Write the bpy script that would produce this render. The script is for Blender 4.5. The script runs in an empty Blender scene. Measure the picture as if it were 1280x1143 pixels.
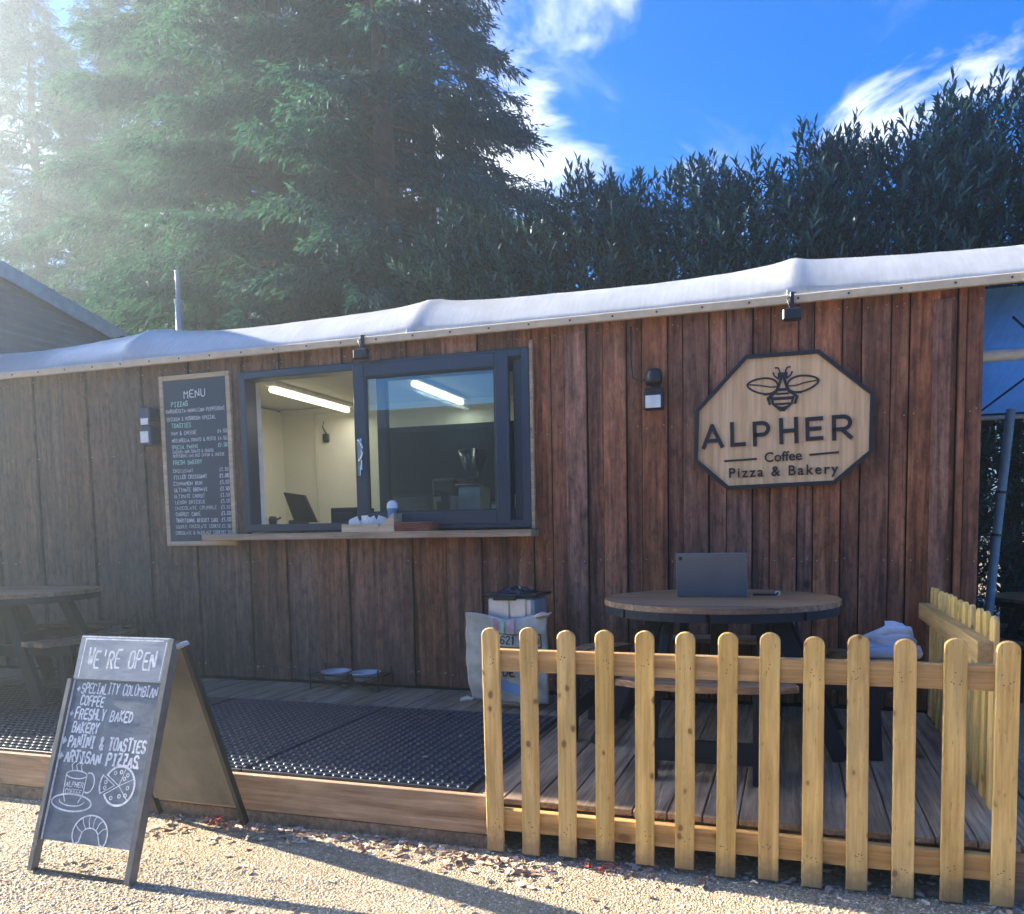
import bpy, math, random
import numpy as np
from mathutils import Vector, Matrix
random.seed(7)
RNG = np.random.default_rng(11)
R = math.radians
scene = bpy.context.scene
COL = scene.collection

# ------------------------------------------------------------------ camera
EYE = (0.0, 0.0, 1.35)
yaw, pitch, roll = R(16.674), R(-4.364), R(-0.827)
cy_, sy_, cp_, sp_, cr_, sr_ = math.cos(yaw), math.sin(yaw), math.cos(pitch), math.sin(pitch), math.cos(roll), math.sin(roll)
fw = Vector((-sy_*cp_, cy_*cp_, sp_)); rt = Vector((cy_, sy_, 0)); up = rt.cross(fw)
r2 = rt*cr_ + up*sr_; u2 = up*cr_ - rt*sr_
cd = bpy.data.cameras.new('camera'); cam = bpy.data.objects.new('camera', cd); COL.objects.link(cam)
M_ = Matrix((r2, u2, -fw)).transposed().to_4x4(); M_.translation = EYE
cam.matrix_world = M_
cd.sensor_width = 36; cd.lens = 955.07/1280*36
cd.shift_x = (640-702.97)/1280; cd.shift_y = (740.33-571.5)/1280
cd.clip_start = 0.05; cd.clip_end = 2000
scene.camera = cam

# ------------------------------------------------------------------ light
SUN_EL = 21.5
SUN_AZ = 275.2            # compass angle, clockwise from +Y
SKY_STRENGTH = 0.15
HAZE = 0.0088
sx, sy, sz = math.sin(R(SUN_AZ))*math.cos(R(SUN_EL)), math.cos(R(SUN_AZ))*math.cos(R(SUN_EL)), math.sin(R(SUN_EL))
sd = bpy.data.lights.new('sun', 'SUN'); sd.energy = 5.0; sd.angle = R(0.5); sd.color = (1.0, 0.90, 0.74)
sun = bpy.data.objects.new('sun', sd); COL.objects.link(sun)
sun.rotation_euler = Vector((sx, sy, sz)).to_track_quat('Z', 'Y').to_euler()

def world():
    w = bpy.data.worlds.new('World'); scene.world = w; w.use_nodes = True
    nt = w.node_tree; nt.nodes.clear(); N = nt.nodes.new; L = nt.links.new
    out = N('ShaderNodeOutputWorld'); bg = N('ShaderNodeBackground'); bg.inputs[1].default_value = SKY_STRENGTH
    sky = N('ShaderNodeTexSky'); sky.sky_type = 'NISHITA'; sky.sun_disc = False
    sky.sun_elevation = R(SUN_EL); sky.sun_rotation = R(SUN_AZ); sky.air_density = 1.0; sky.dust_density = 0.3; sky.ozone_density = 3.0
    hs = N('ShaderNodeHueSaturation'); hs.inputs['Hue'].default_value = .518; hs.inputs['Saturation'].default_value = 1.75; hs.inputs['Value'].default_value = .38
    L(sky.outputs[0], hs.inputs['Color'])
    tc = N('ShaderNodeTexCoord'); sep = N('ShaderNodeSeparateXYZ'); L(tc.outputs['Generated'], sep.inputs[0])
    def math_(op, a, b=None, clamp=False):
        n = N('ShaderNodeMath'); n.operation = op; n.use_clamp = clamp
        for i, v in enumerate((a, b)):
            if v is None: continue
            if isinstance(v, (int, float)): n.inputs[i].default_value = v
            else: L(v, n.inputs[i])
        return n.outputs[0]
    zc = math_('MAXIMUM', sep.outputs[2], 0.08)
    cx = math_('DIVIDE', sep.outputs[0], zc); cyy = math_('DIVIDE', sep.outputs[1], zc)
    comb = N('ShaderNodeCombineXYZ'); L(cx, comb.inputs[0]); L(cyy, comb.inputs[1])
    def noise(scale, detail, rough, dist, loc, sc=(1, 1, 1)):
        mp = N('ShaderNodeMapping'); mp.inputs['Location'].default_value = loc; mp.inputs['Scale'].default_value = sc
        mp.inputs['Rotation'].default_value = (0, 0, 0.6)
        L(comb.outputs[0], mp.inputs[0]); n = N('ShaderNodeTexNoise'); n.inputs['Scale'].default_value = scale
        n.inputs['Detail'].default_value = detail; n.inputs['Roughness'].default_value = rough; n.inputs['Distortion'].default_value = dist
        L(mp.outputs[0], n.inputs['Vector']); return n.outputs['Fac']
    def ramp(v, a, b):
        m = N('ShaderNodeMapRange'); m.interpolation_type = 'SMOOTHSTEP'; m.inputs[1].default_value = a; m.inputs[2].default_value = b
        L(v, m.inputs[0]); return m.outputs[0]
    wisps = math_('MULTIPLY', ramp(noise(1.6, 9, .62, .9, (3.1, 1.7, 0), (1, .5, 1)), .52, .82), .3)
    big = noise(1.6, 9, .62, .5, (5.3, 2.2, 0))
    # cloud banks standing in given parts of the sky
    def bank(d, a, b):
        dp = N('ShaderNodeVectorMath'); dp.operation = 'DOT_PRODUCT'; L(tc.outputs['Generated'], dp.inputs[0])
        dp.inputs[1].default_value = Vector(d).normalized(); return ramp(dp.outputs['Value'], a, b)
    b1 = math_('MULTIPLY', bank((-.315, .80, .50), .990, .9997), .13)
    b2 = math_('MULTIPLY', bank((-.20, .81, .56), .997, .9999), .09)
    b3 = math_('MULTIPLY', bank((-.02, .89, .455), .985, .999), .10)
    b4 = math_('MULTIPLY', bank((-.275, .87, .40), .993, .9995), .14)
    b5 = math_('MULTIPLY', bank((-.62, .70, .35), .93, .99), .12)
    s = big
    for b in (b1, b2, b3, b4, b5): s = math_('ADD', s, b)
    banks = ramp(s, .58, .80)
    cl = math_('MAXIMUM', wisps, math_('MULTIPLY', banks, .9))
    fade = ramp(sep.outputs[2], .02, .2)
    cl = math_('MULTIPLY', cl, fade)
    mix = N('ShaderNodeMix'); mix.data_type = 'RGBA'
    L(cl, mix.inputs['Factor']); L(hs.outputs[0], mix.inputs['A']); mix.inputs['B'].default_value = (2.3, 2.4, 2.45, 1)
    L(mix.outputs['Result'], bg.inputs[0]); L(bg.outputs[0], out.inputs[0])
world()
scene.view_settings.view_transform = 'Standard'; scene.view_settings.look = 'None'
scene.view_settings.exposure = 2.7; scene.view_settings.gamma = 1; scene.view_settings.use_curve_mapping = False
scene.render.engine = 'CYCLES'

# ------------------------------------------------------------------ mesh helpers
class MB:
    def __init__(s): s.v = []; s.f = []; s.sm = []
    def add(s, vs, fs, smooth=False):
        o = len(s.v); s.v += [tuple(p) for p in vs]; s.f += [tuple(i+o for i in f) for f in fs]; s.sm += [smooth]*len(fs); return s
    def box(s, x0, x1, y0, y1, z0, z1, c=0.0, M=None):
        if c <= 0:
            vs = [(x, y, z) for x in (x0, x1) for y in (y0, y1) for z in (z0, z1)]
            fs = [(0, 1, 3, 2), (4, 6, 7, 5), (0, 4, 5, 1), (2, 3, 7, 6), (0, 2, 6, 4), (1, 5, 7, 3)]
        else:
            vs = []; idx = {}
            X, Y, Z = (x0, x1), (y0, y1), (z0, z1); sg = (1, -1)
            for i in (0, 1):
                for j in (0, 1):
                    for k in (0, 1):
                        for ax in range(3):
                            p = [X[i], Y[j], Z[k]]
                            for a, q in ((0, i), (1, j), (2, k)):
                                if a != ax: p[a] += c*sg[q]
                            idx[i, j, k, ax] = len(vs); vs.append(tuple(p))
            fs = []
            for ax in range(3):
                o = [a for a in range(3) if a != ax]
                for q in (0, 1):
                    f = []
                    for (a, b) in ((0, 0), (1, 0), (1, 1), (0, 1)):
                        t = [0, 0, 0]; t[ax] = q; t[o[0]] = a; t[o[1]] = b; f.append(idx[(*t, ax)])
                    if (ax != 1) != (q == 1): f.reverse()
                    fs.append(tuple(f))
            for ax in range(3):           # edges running along ax
                o = [a for a in range(3) if a != ax]
                for a in (0, 1):
                    for b in (0, 1):
                        t0 = [0, 0, 0]; t0[o[0]] = a; t0[o[1]] = b; t1 = list(t0); t1[ax] = 1
                        f = [idx[(*t0, o[0])], idx[(*t1, o[0])], idx[(*t1, o[1])], idx[(*t0, o[1])]]
                        fs.append(tuple(f))
            for i in (0, 1):
                for j in (0, 1):
                    for k in (0, 1): fs.append((idx[i, j, k, 0], idx[i, j, k, 1], idx[i, j, k, 2]))
        if M is not None: vs = [tuple(M @ Vector(p)) for p in vs]
        return s.add(vs, fs)
    def bar(s, a, b, w, h, c=0.0, upv=(0, 0, 1)):
        a = Vector(a); b = Vector(b); d = (b-a); L = d.length; d.normalize(); u = Vector(upv)
        x = d.cross(u); x.normalize(); z = x.cross(d)
        M = Matrix((x, d, z)).transposed().to_4x4(); M.translation = a
        return s.box(-w/2, w/2, 0, L, -h/2, h/2, c, M)
    def tube(s, pts, r, n=8, caps=True):
        pts = [Vector(p) for p in pts]; rs = r if isinstance(r, (list, tuple)) else [r]*len(pts)
        rings = []; ref = None
        for i, p in enumerate(pts):
            d = (pts[min(i+1, len(pts)-1)] - pts[max(i-1, 0)])
            if d.length < 1e-9: d = Vector((0, 0, 1))
            d.normalize()
            if ref is None: ref = Vector((0, 0, 1)) if abs(d.z) < .9 else Vector((1, 0, 0))
            a = d.cross(ref); a.normalize(); b = d.cross(a); ref = -b if False else ref
            rings.append([p + (a*math.cos(2*math.pi*k/n) + b*math.sin(2*math.pi*k/n))*rs[i] for k in range(n)])
        vs = [q for rg in rings for q in rg]; fs = []
        for i in range(len(pts)-1):
            for k in range(n): fs.append((i*n+k, i*n+(k+1) % n, (i+1)*n+(k+1) % n, (i+1)*n+k))
        s.add(vs, fs, True)
        if caps:
            s.add(rings[0], [tuple(range(n))]); s.add(rings[-1], [tuple(reversed(range(n)))])
        return s
    def lathe(s, prof, cx, cy, n=24, smooth=True):
        vs = []; fs = []
        for r, z in prof:
            for k in range(n): vs.append((cx+r*math.cos(2*math.pi*k/n), cy+r*math.sin(2*math.pi*k/n), z))
        for i in range(len(prof)-1):
            for k in range(n): fs.append((i*n+k, i*n+(k+1) % n, (i+1)*n+(k+1) % n, (i+1)*n+k))
        s.add(vs, fs, smooth)
        for i, rev in ((0, True), (len(prof)-1, False)):
            if prof[i][0] > 1e-4:
                f = [i*n+k for k in range(n)]; s.add([vs[q] for q in f], [tuple(range(n)) if not rev else tuple(reversed(range(n)))])
        return s
    def prism(s, poly, y0, y1, ax='y'):
        """polygon in the other two axes, extruded along ax"""
        n = len(poly)
        def P(a, b, t): return (a, t, b) if ax == 'y' else ((a, b, t) if ax == 'z' else (t, a, b))
        vs = [P(a, b, y0) for a, b in poly] + [P(a, b, y1) for a, b in poly]
        fs = [tuple(range(n)), tuple(reversed(range(n, 2*n)))] + [(i, n+i, n+(i+1) % n, (i+1) % n) for i in range(n)]
        return s.add(vs, fs)
    def build(s, name, mat, parent=None, loc=(0, 0, 0), fix=True):
        me = bpy.data.meshes.new(name); o = Vector(loc)
        me.from_pydata([tuple(Vector(p)-o) for p in s.v], [], s.f)
        if any(s.sm): me.polygons.foreach_set('use_smooth', s.sm)
        if mat is not None: me.materials.append(mat)
        me.update()
        if fix:
            import bmesh
            bm = bmesh.new(); bm.from_mesh(me); bmesh.ops.recalc_face_normals(bm, faces=bm.faces); bm.to_mesh(me); bm.free()
        ob = bpy.data.objects.new(name, me); COL.objects.link(ob)
        ob.location = o
        if parent is not None:
            ob.parent = parent; w = wloc(parent); ob.location = o
            me.transform(Matrix.Translation(o - w)) if False else None
            ob.location = o - w
        return ob
def wloc(o):
    v = Vector((0, 0, 0))
    while o is not None: v += o.location; o = o.parent
    return v
def raw_mesh(name, co, quads, mat, parent=None, kind=None, tris=False):
    me = bpy.data.meshes.new(name); n = len(co); k = 3 if tris else 4; m = len(quads)
    me.vertices.add(n); me.vertices.foreach_set('co', np.asarray(co, np.float32).ravel())
    me.loops.add(m*k); me.loops.foreach_set('vertex_index', np.asarray(quads, np.int32).ravel())
    me.polygons.add(m); me.polygons.foreach_set('loop_start', np.arange(0, m*k, k, dtype=np.int32))
    me.update(calc_edges=True); me.materials.append(mat)
    ob = bpy.data.objects.new(name, me); COL.objects.link(ob)
    if parent is not None: ob.parent = parent; ob.location = -wloc(parent)
    if kind: ob['kind'] = kind
    return ob
def thing(name, loc, label, cat, group=None, kind=None):
    o = bpy.data.objects.new(name, None); COL.objects.link(o); o.location = loc; o.empty_display_size = .1
    return tag(o, label, cat, group, kind)
def tag(o, label=None, cat=None, group=None, kind=None):
    for k, v in (('label', label), ('category', cat), ('group', group), ('kind', kind)):
        if v: o[k] = v
    return o
def copy_tree(o, parent=None):
    c = o.copy(); COL.objects.link(c)
    if parent is not None: c.parent = parent
    for ch in list(o.children): copy_tree(ch, c)
    return c

# ------------------------------------------------------------------ materials
def mat_base(name, rough=.6, spec=.5, metal=0.0):
    m = bpy.data.materials.new(name); m.use_nodes = True; nt = m.node_tree
    b = nt.nodes['Principled BSDF']; b.inputs['Roughness'].default_value = rough
    b.inputs['Specular IOR Level'].default_value = spec; b.inputs['Metallic'].default_value = metal
    return m, nt, b
def _noise(nt, vec, scale, detail=4, rough=.6, dist=0.0):
    n = nt.nodes.new('ShaderNodeTexNoise'); n.inputs['Scale'].default_value = scale; n.inputs['Detail'].default_value = detail
    n.inputs['Roughness'].default_value = rough; n.inputs['Distortion'].default_value = dist
    if vec is not None: nt.links.new(vec, n.inputs['Vector'])
    return n.outputs['Fac']
def _ramp(nt, fac, stops):
    r = nt.nodes.new('ShaderNodeValToRGB'); e = r.color_ramp.elements
    while len(e) < len(stops): e.new(0.5)
    for k, (p, c) in enumerate(stops): e[k].position = p; e[k].color = (*c, 1) if len(c) == 3 else c
    nt.links.new(fac, r.inputs[0]); return r.outputs[0]
def _mix(nt, f, a, b, mode='MIX'):
    m = nt.nodes.new('ShaderNodeMix'); m.data_type = 'RGBA'; m.blend_type = mode
    for s, v in (('Factor', f), ('A', a), ('B', b)):
        if isinstance(v, (int, float)): m.inputs[s].default_value = v
        elif isinstance(v, tuple): m.inputs[s].default_value = (*v, 1)
        else: nt.links.new(v, m.inputs[s])
    return m.outputs['Result']
def _map(nt, vec, sc=(1, 1, 1), loc=(0, 0, 0)):
    m = nt.nodes.new('ShaderNodeMapping'); m.inputs['Scale'].default_value = sc; m.inputs['Location'].default_value = loc
    nt.links.new(vec, m.inputs[0]); return m.outputs[0]
def _math(nt, op, a, b=None, clamp=False):
    n = nt.nodes.new('ShaderNodeMath'); n.operation = op; n.use_clamp = clamp
    for i, v in enumerate((a, b)):
        if v is None: continue
        if isinstance(v, (int, float)): n.inputs[i].default_value = v
        else: nt.links.new(v, n.inputs[i])
    return n.outputs[0]
def _bump(nt, b, h, strength, dist=.01):
    n = nt.nodes.new('ShaderNodeBump'); n.inputs['Strength'].default_value = strength; n.inputs['Distance'].default_value = dist
    nt.links.new(h, n.inputs['Height']); nt.links.new(n.outputs[0], b.inputs['Normal'])
def obj_vec(nt, rand=7.0):
    tc = nt.nodes.new('ShaderNodeTexCoord'); oi = nt.nodes.new('ShaderNodeObjectInfo')
    c = nt.nodes.new('ShaderNodeVectorMath'); c.operation = 'ADD'
    s = nt.nodes.new('ShaderNodeVectorMath'); s.operation = 'SCALE'; s.inputs[0].default_value = (3.1, 5.7, 9.3)
    nt.links.new(oi.outputs['Random'], s.inputs['Scale']); nt.links.new(tc.outputs['Object'], c.inputs[0]); nt.links.new(s.outputs[0], c.inputs[1])
    return c.outputs[0], oi.outputs['Random']
def wood(name, c1, c2, c3, axis='z', grain=38, rough=.7, bump=.5, knots=0.0, streak=.5, vary=.25, spec=.35, knotcol=(.07, .03, .012), edge=None, knot_scale=1.0):
    m, nt, b = mat_base(name, rough, spec); vec, rnd = obj_vec(nt)
    st = {'x': (.05, 1, 1), 'y': (1, .05, 1), 'z': (1, 1, .05)}[axis]
    v1 = _map(nt, vec, st)
    g = _noise(nt, v1, grain, 6, .65, .6)
    g2 = _noise(nt, _map(nt, vec, tuple(.35 if q == .05 else 1 for q in st)), 7, 5, .6, .5)
    g3 = _noise(nt, v1, grain*4.5, 3, .6, .2)
    col = _ramp(nt, g, [(.32, c1), (.52, c2), (.72, c3)])
    dark = _ramp(nt, g2, [(.35, (0.45, .42, .4)), (.62, (1, 1, 1))])
    col = _mix(nt, streak, col, dark, 'MULTIPLY')
    fine = _ramp(nt, g3, [(.35, (.72, .7, .68)), (.6, (1.06, 1.06, 1.06))])
    col = _mix(nt, .6, col, fine, 'MULTIPLY')
    h = _math(nt, 'ADD', g, _math(nt, 'MULTIPLY', g3, .5))
    if knots > 0:
        ks = {'x': (5.5, 8, 8), 'y': (8, 5.5, 8), 'z': (8, 8, 5.5)}[axis]
        vm = nt.nodes.new('ShaderNodeVectorMath'); vm.operation = 'ADD'
        nz = nt.nodes.new('ShaderNodeTexNoise'); nz.inputs['Scale'].default_value = 14; nt.links.new(vec, nz.inputs['Vector'])
        sc = nt.nodes.new('ShaderNodeVectorMath'); sc.operation = 'SCALE'; sc.inputs['Scale'].default_value = .02
        nt.links.new(nz.outputs['Color'], sc.inputs[0]); nt.links.new(sc.outputs[0], vm.inputs[0]); nt.links.new(vec, vm.inputs[1])
        vo = nt.nodes.new('ShaderNodeTexVoronoi'); vo.inputs['Scale'].default_value = 1.5*knot_scale
        nt.links.new(_map(nt, vm.outputs[0], tuple(q*.45 for q in ks)), vo.inputs['Vector'])
        sep = nt.nodes.new('ShaderNodeSeparateColor'); nt.links.new(vo.outputs['Color'], sep.inputs[0])
        on = _math(nt, 'GREATER_THAN', sep.outputs[0], 1-knots)
        rad = _math(nt, 'MULTIPLY', sep.outputs[1], .16)
        d = _math(nt, 'SUBTRACT', _math(nt, 'ADD', rad, .06), vo.outputs['Distance'])
        k = _math(nt, 'MULTIPLY', _math(nt, 'MULTIPLY', d, 14, True), on, True)
        halo = _math(nt, 'MULTIPLY', _math(nt, 'MULTIPLY', _math(nt, 'ADD', d, .12), 3.0, True), on, True)
        col = _mix(nt, _math(nt, 'MULTIPLY', halo, .45), col, tuple(min(1, q*.62) for q in c1))
        col = _mix(nt, _math(nt, 'MULTIPLY', k, .8), col, knotcol)
    hv = nt.nodes.new('ShaderNodeHueSaturation')
    nt.links.new(_math(nt, 'ADD', _math(nt, 'MULTIPLY', rnd, vary*2), 1-vary), hv.inputs['Value'])
    nt.links.new(_math(nt, 'ADD', _math(nt, 'MULTIPLY', _math(nt, 'FRACT', _math(nt, 'MULTIPLY', rnd, 7.3)), vary), 1-vary/2), hv.inputs['Saturation'])
    nt.links.new(col, hv.inputs['Color']); col = hv.outputs[0]
    nt.links.new(col, b.inputs['Base Color'])
    _bump(nt, b, h, bump, .004)
    return m
def plain(name, c, rough=.5, metal=0.0, spec=.5, var=.12, scale=12, bump=0.0, coat=0.0, rv=.0):
    m, nt, b = mat_base(name, rough, spec, metal); vec, rnd = obj_vec(nt)
    n = _noise(nt, vec, scale, 5, .6, .3)
    lo = tuple(q*(1-var) for q in c); hi = tuple(min(1, q*(1+var)) for q in c)
    col = _ramp(nt, n, [(.3, lo), (.7, hi)]); nt.links.new(col, b.inputs['Base Color'])
    if rv: nt.links.new(_math(nt, 'ADD', _math(nt, 'MULTIPLY', n, rv), rough-rv/2), b.inputs['Roughness'])
    if bump: _bump(nt, b, _noise(nt, vec, scale*6, 4), bump, .003)
    if coat: b.inputs['Coat Weight'].default_value = coat
    return m
def glass(name, tint=(.9, .95, .95), rough=0.0):
    m = bpy.data.materials.new(name); m.use_nodes = True; nt = m.node_tree; nt.nodes.clear()
    o = nt.nodes.new('ShaderNodeOutputMaterial'); t = nt.nodes.new('ShaderNodeBsdfTransparent'); t.inputs[0].default_value = (*tint, 1)
    g = nt.nodes.new('ShaderNodeBsdfGlossy'); g.inputs['Roughness'].default_value = rough
    f = nt.nodes.new('ShaderNodeFresnel'); f.inputs[0].default_value = 1.52
    a = _math(nt, 'MULTIPLY', f.outputs[0], 2.0, True)
    mx = nt.nodes.new('ShaderNodeMixShader'); nt.links.new(a, mx.inputs[0]); nt.links.new(t.outputs[0], mx.inputs[1]); nt.links.new(g.outputs[0], mx.inputs[2])
    nt.links.new(mx.outputs[0], o.inputs[0]); return m
def leafmat(name, lo, hi, trans=.35, rough=.75, spec=.12, scale=3.0):
    m = bpy.data.materials.new(name); m.use_nodes = True; nt = m.node_tree; nt.nodes.clear()
    o = nt.nodes.new('ShaderNodeOutputMaterial'); g = nt.nodes.new('ShaderNodeNewGeometry')
    tc = nt.nodes.new('ShaderNodeTexCoord')
    n = _noise(nt, tc.outputs['Object'], scale*.35, 3)
    f = _math(nt, 'ADD', _math(nt, 'MULTIPLY', g.outputs['Random Per Island'], .55), _math(nt, 'SUBTRACT', n, .25), True)
    c = _ramp(nt, f, [(.05, lo), (.9, hi)])
    b = nt.nodes.new('ShaderNodeBsdfPrincipled'); b.inputs['Roughness'].default_value = rough; b.inputs['Specular IOR Level'].default_value = spec
    nt.links.new(c, b.inputs['Base Color'])
    t = nt.nodes.new('ShaderNodeBsdfTranslucent'); nt.links.new(_mix(nt, 1.0, c, (1.5, 1.6, .6), 'MULTIPLY'), t.inputs[0])
    mx = nt.nodes.new('ShaderNodeMixShader'); mx.inputs[0].default_value = trans
    nt.links.new(b.outputs[0], mx.inputs[1]); nt.links.new(t.outputs[0], mx.inputs[2]); nt.links.new(mx.outputs[0], o.inputs[0]); return m
def emit(name, c, s):
    m, nt, b = mat_base(name); b.inputs['Base Color'].default_value = (*c, 1); b.inputs['Emission Color'].default_value = (*c, 1); b.inputs['Emission Strength'].default_value = s; return m

def dirty_foot(m):
    nt = m.node_tree; b = nt.nodes['Principled BSDF']; src = b.inputs['Base Color'].links[0].from_socket
    g = nt.nodes.new('ShaderNodeNewGeometry'); sep = nt.nodes.new('ShaderNodeSeparateXYZ'); nt.links.new(g.outputs['Position'], sep.inputs[0])
    n = _noise(nt, g.outputs['Position'], 24, 5, .7)
    f = _math(nt, 'MULTIPLY', _math(nt, 'SUBTRACT', _math(nt, 'ADD', _math(nt, 'MULTIPLY', n, .16), .03), sep.outputs[2]), 14, True)
    c = _mix(nt, _math(nt, 'MULTIPLY', f, .55), src, (.16, .12, .08))
    sp = _noise(nt, _map(nt, g.outputs['Position'], (1, 1, .2)), 90, 2, .5)
    c = _mix(nt, _math(nt, 'MULTIPLY', _math(nt, 'MULTIPLY', _math(nt, 'SUBTRACT', sp, .64), 12, True), .5), c, (.26, .13, .04))
    nt.links.new(c, b.inputs['Base Color']); return m
def cladding_mat():
    m = wood('stained_cladding', (.13, .050, .030), (.37, .155, .085), (.54, .265, .155), 'z', 24, .75, .9, knots=.18, streak=.7, vary=.24, knotcol=(.03, .013, .01))
    nt = m.node_tree; b = nt.nodes['Principled BSDF']
    src = b.inputs['Base Color'].links[0].from_socket
    tc = nt.nodes.new('ShaderNodeNewGeometry'); sep = nt.nodes.new('ShaderNodeSeparateXYZ'); nt.links.new(tc.outputs['Position'], sep.inputs[0])
    # damp, greyed foot of the boards and the glare veil painted as grey towards the left end
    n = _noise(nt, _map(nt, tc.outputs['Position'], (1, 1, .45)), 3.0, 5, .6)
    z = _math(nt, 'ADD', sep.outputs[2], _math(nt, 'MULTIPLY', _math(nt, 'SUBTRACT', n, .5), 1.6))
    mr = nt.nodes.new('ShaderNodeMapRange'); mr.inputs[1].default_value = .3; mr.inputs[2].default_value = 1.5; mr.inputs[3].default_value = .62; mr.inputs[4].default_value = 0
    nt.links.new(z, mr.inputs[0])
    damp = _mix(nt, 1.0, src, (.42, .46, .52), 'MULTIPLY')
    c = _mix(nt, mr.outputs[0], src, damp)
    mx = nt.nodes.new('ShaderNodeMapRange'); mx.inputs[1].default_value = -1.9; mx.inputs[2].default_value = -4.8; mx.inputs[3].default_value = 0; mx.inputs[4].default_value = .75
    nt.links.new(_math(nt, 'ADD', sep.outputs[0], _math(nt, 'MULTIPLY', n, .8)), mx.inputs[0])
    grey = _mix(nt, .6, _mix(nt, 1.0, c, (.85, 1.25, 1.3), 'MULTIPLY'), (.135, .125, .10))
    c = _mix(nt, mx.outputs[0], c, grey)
    mot = _noise(nt, _map(nt, tc.outputs['Position'], (1, 1, .45)), 26, 6, .75, .4)
    c = _mix(nt, 1.0, c, _ramp(nt, mot, [(.32, (.50, .47, .45)), (.5, (.95, .95, .95)), (.68, (1.28, 1.22, 1.18))]), 'MULTIPLY')
    # pale scuffs
    sp = _noise(nt, _map(nt, tc.outputs['Position'], (1, 1, .25)), 60, 3, .7)
    c = _mix(nt, _math(nt, 'MULTIPLY', _math(nt, 'MULTIPLY', _math(nt, 'SUBTRACT', sp, .66), 9, True), .45), c, (.36, .24, .18))
    nt.links.new(c, b.inputs['Base Color']); return m

MAT = {}
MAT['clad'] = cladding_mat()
MAT['deck'] = wood('deck_timber', (.15, .105, .07), (.33, .235, .155), (.48, .36, .25), 'y', 34, .75, .8, .15, .6, .22)
MAT['fascia'] = wood('fascia_timber', (.26, .16, .09), (.46, .31, .185), (.60, .44, .29), 'x', 22, .7, .5, .35, .55, .1)
MAT['picket'] = wood('picket_timber', (.60, .345, .095), (.77, .50, .165), (.85, .61, .25), 'z', 20, .6, .6, .9, .45, .10, knotcol=(.16, .06, .02), knot_scale=2.5)
dirty_foot(MAT['picket'])
MAT['rail'] = wood('rail_timber', (.40, .22, .08), (.56, .34, .125), (.66, .44, .19), 'x', 26, .6, .5, .8, .4, .08, knotcol=(.14, .055, .02))
MAT['raily'] = wood('side_rail_timber', (.40, .22, .08), (.56, .34, .125), (.66, .44, .19), 'y', 26, .6, .4, .4, .35, .08)
MAT['sill'] = wood('sill_timber', (.34, .22, .13), (.5, .34, .21), (.62, .46, .31), 'x', 26, .6, .4, .3, .4, .05)
MAT['ply'] = wood('sign_plywood', (.68, .40, .19), (.80, .51, .27), (.85, .58, .33), 'z', 10, .5, .1, 0, .12, .02)
MAT['tabletop'] = wood('table_timber', (.13, .07, .04), (.30, .175, .10), (.46, .30, .18), 'x', 30, .5, .5, .1, .5, .22)
MAT['frame_dark'] = plain('dark_stained_frame', (.008, .014, .026), .6, spec=.25, bump=.2)
MAT['upvc'] = plain('anthracite_frame', (.032, .045, .068), .3, spec=.5, var=.06)
MAT['batten'] = plain('beige_batten', (.64, .50, .33), .6, bump=.2)
MAT['black'] = plain('black_plastic', (.012, .013, .015), .4)
MAT['blackpaint'] = plain('black_paint', (.015, .014, .016), .45)
MAT['nail'] = plain('nail_steel', (.04, .025, .018), .6)
MAT['chrome'] = plain('chrome', (.75, .76, .78), .15, 1.0, rv=.1)
MAT['steel'] = plain('brushed_steel', (.72, .72, .70), .32, .55, rv=.15)
MAT['white'] = plain('white_plastic', (.78, .78, .75), .45)
MAT['cream'] = plain('cream_wall', (.60, .58, .47), .8, var=.05, scale=3, bump=.1)
MAT['ceil'] = plain('ceiling_board', (.52, .50, .40), .8, var=.06, scale=3)
MAT['slate'] = plain('chalkboard', (.035, .05, .065), .42, spec=.5, var=.45, scale=3.5, rv=.25)
MAT['menu'] = plain('menu_chalkboard', (.018, .042, .066), .5, var=.2, scale=3)
MAT['chalk'] = plain('white_chalk', (.74, .77, .78), .9, var=.3, scale=45)
MAT['chalkg'] = plain('mint_chalk', (.45, .75, .60), .9, var=.2, scale=60)
MAT['mdf'] = plain('aged_board_back', (.17, .155, .13), .7, var=.4, scale=4, bump=.2)
MAT['alugrey'] = plain('grey_stile', (.10, .10, .10), .5, var=.3)
MAT['sack'] = None
MAT['rubber'] = plain('rubber', (.008, .015, .028), .36, spec=.6, var=.3, bump=.1)
MAT['glass'] = glass('window_glass')
MAT['clearglass'] = glass('clear_glass', (.93, .95, .93))
MAT['laptop'] = plain('laptop_grey', (.17, .19, .22), .38, .55, var=.06, rv=.1)
MAT['tube'] = emit('lit_tube', (1.0, .90, .62), .55)
MAT['trunk'] = plain('bark', (.075, .055, .042), .85, var=.4, scale=8, bump=.8)
MAT['conifer'] = leafmat('conifer_foliage', (.012, .048, .070), (.040, .108, .118), .26)
MAT['laurel'] = leafmat('laurel_leaf', (.008, .036, .052), (.038, .105, .105), .25, .38, .35)
MAT['farleaf'] = leafmat('far_leaf', (.006, .012, .010), (.02, .035, .02), .1, .8, .1)
MAT['wicker'] = wood('red_wicker', (.12, .03, .02), (.32, .10, .07), (.45, .18, .12), 'x', 60, .6, .8, 0, .5, .1)
MAT['lightwood'] = wood('pale_box_wood', (.5, .36, .2), (.64, .48, .3), (.74, .6, .4), 'x', 20, .6, .2, 0, .2, .05)
MAT['galv'] = plain('galvanised_steel', (.42, .46, .50), .5, .3, var=.15)
MAT['darkroom'] = plain('dark_board', (.006, .012, .022), .8, spec=.08)
MAT['roofsheet'] = plain('corrugated_sheet', (.20, .18, .19), .6, var=.2, scale=2)
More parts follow.
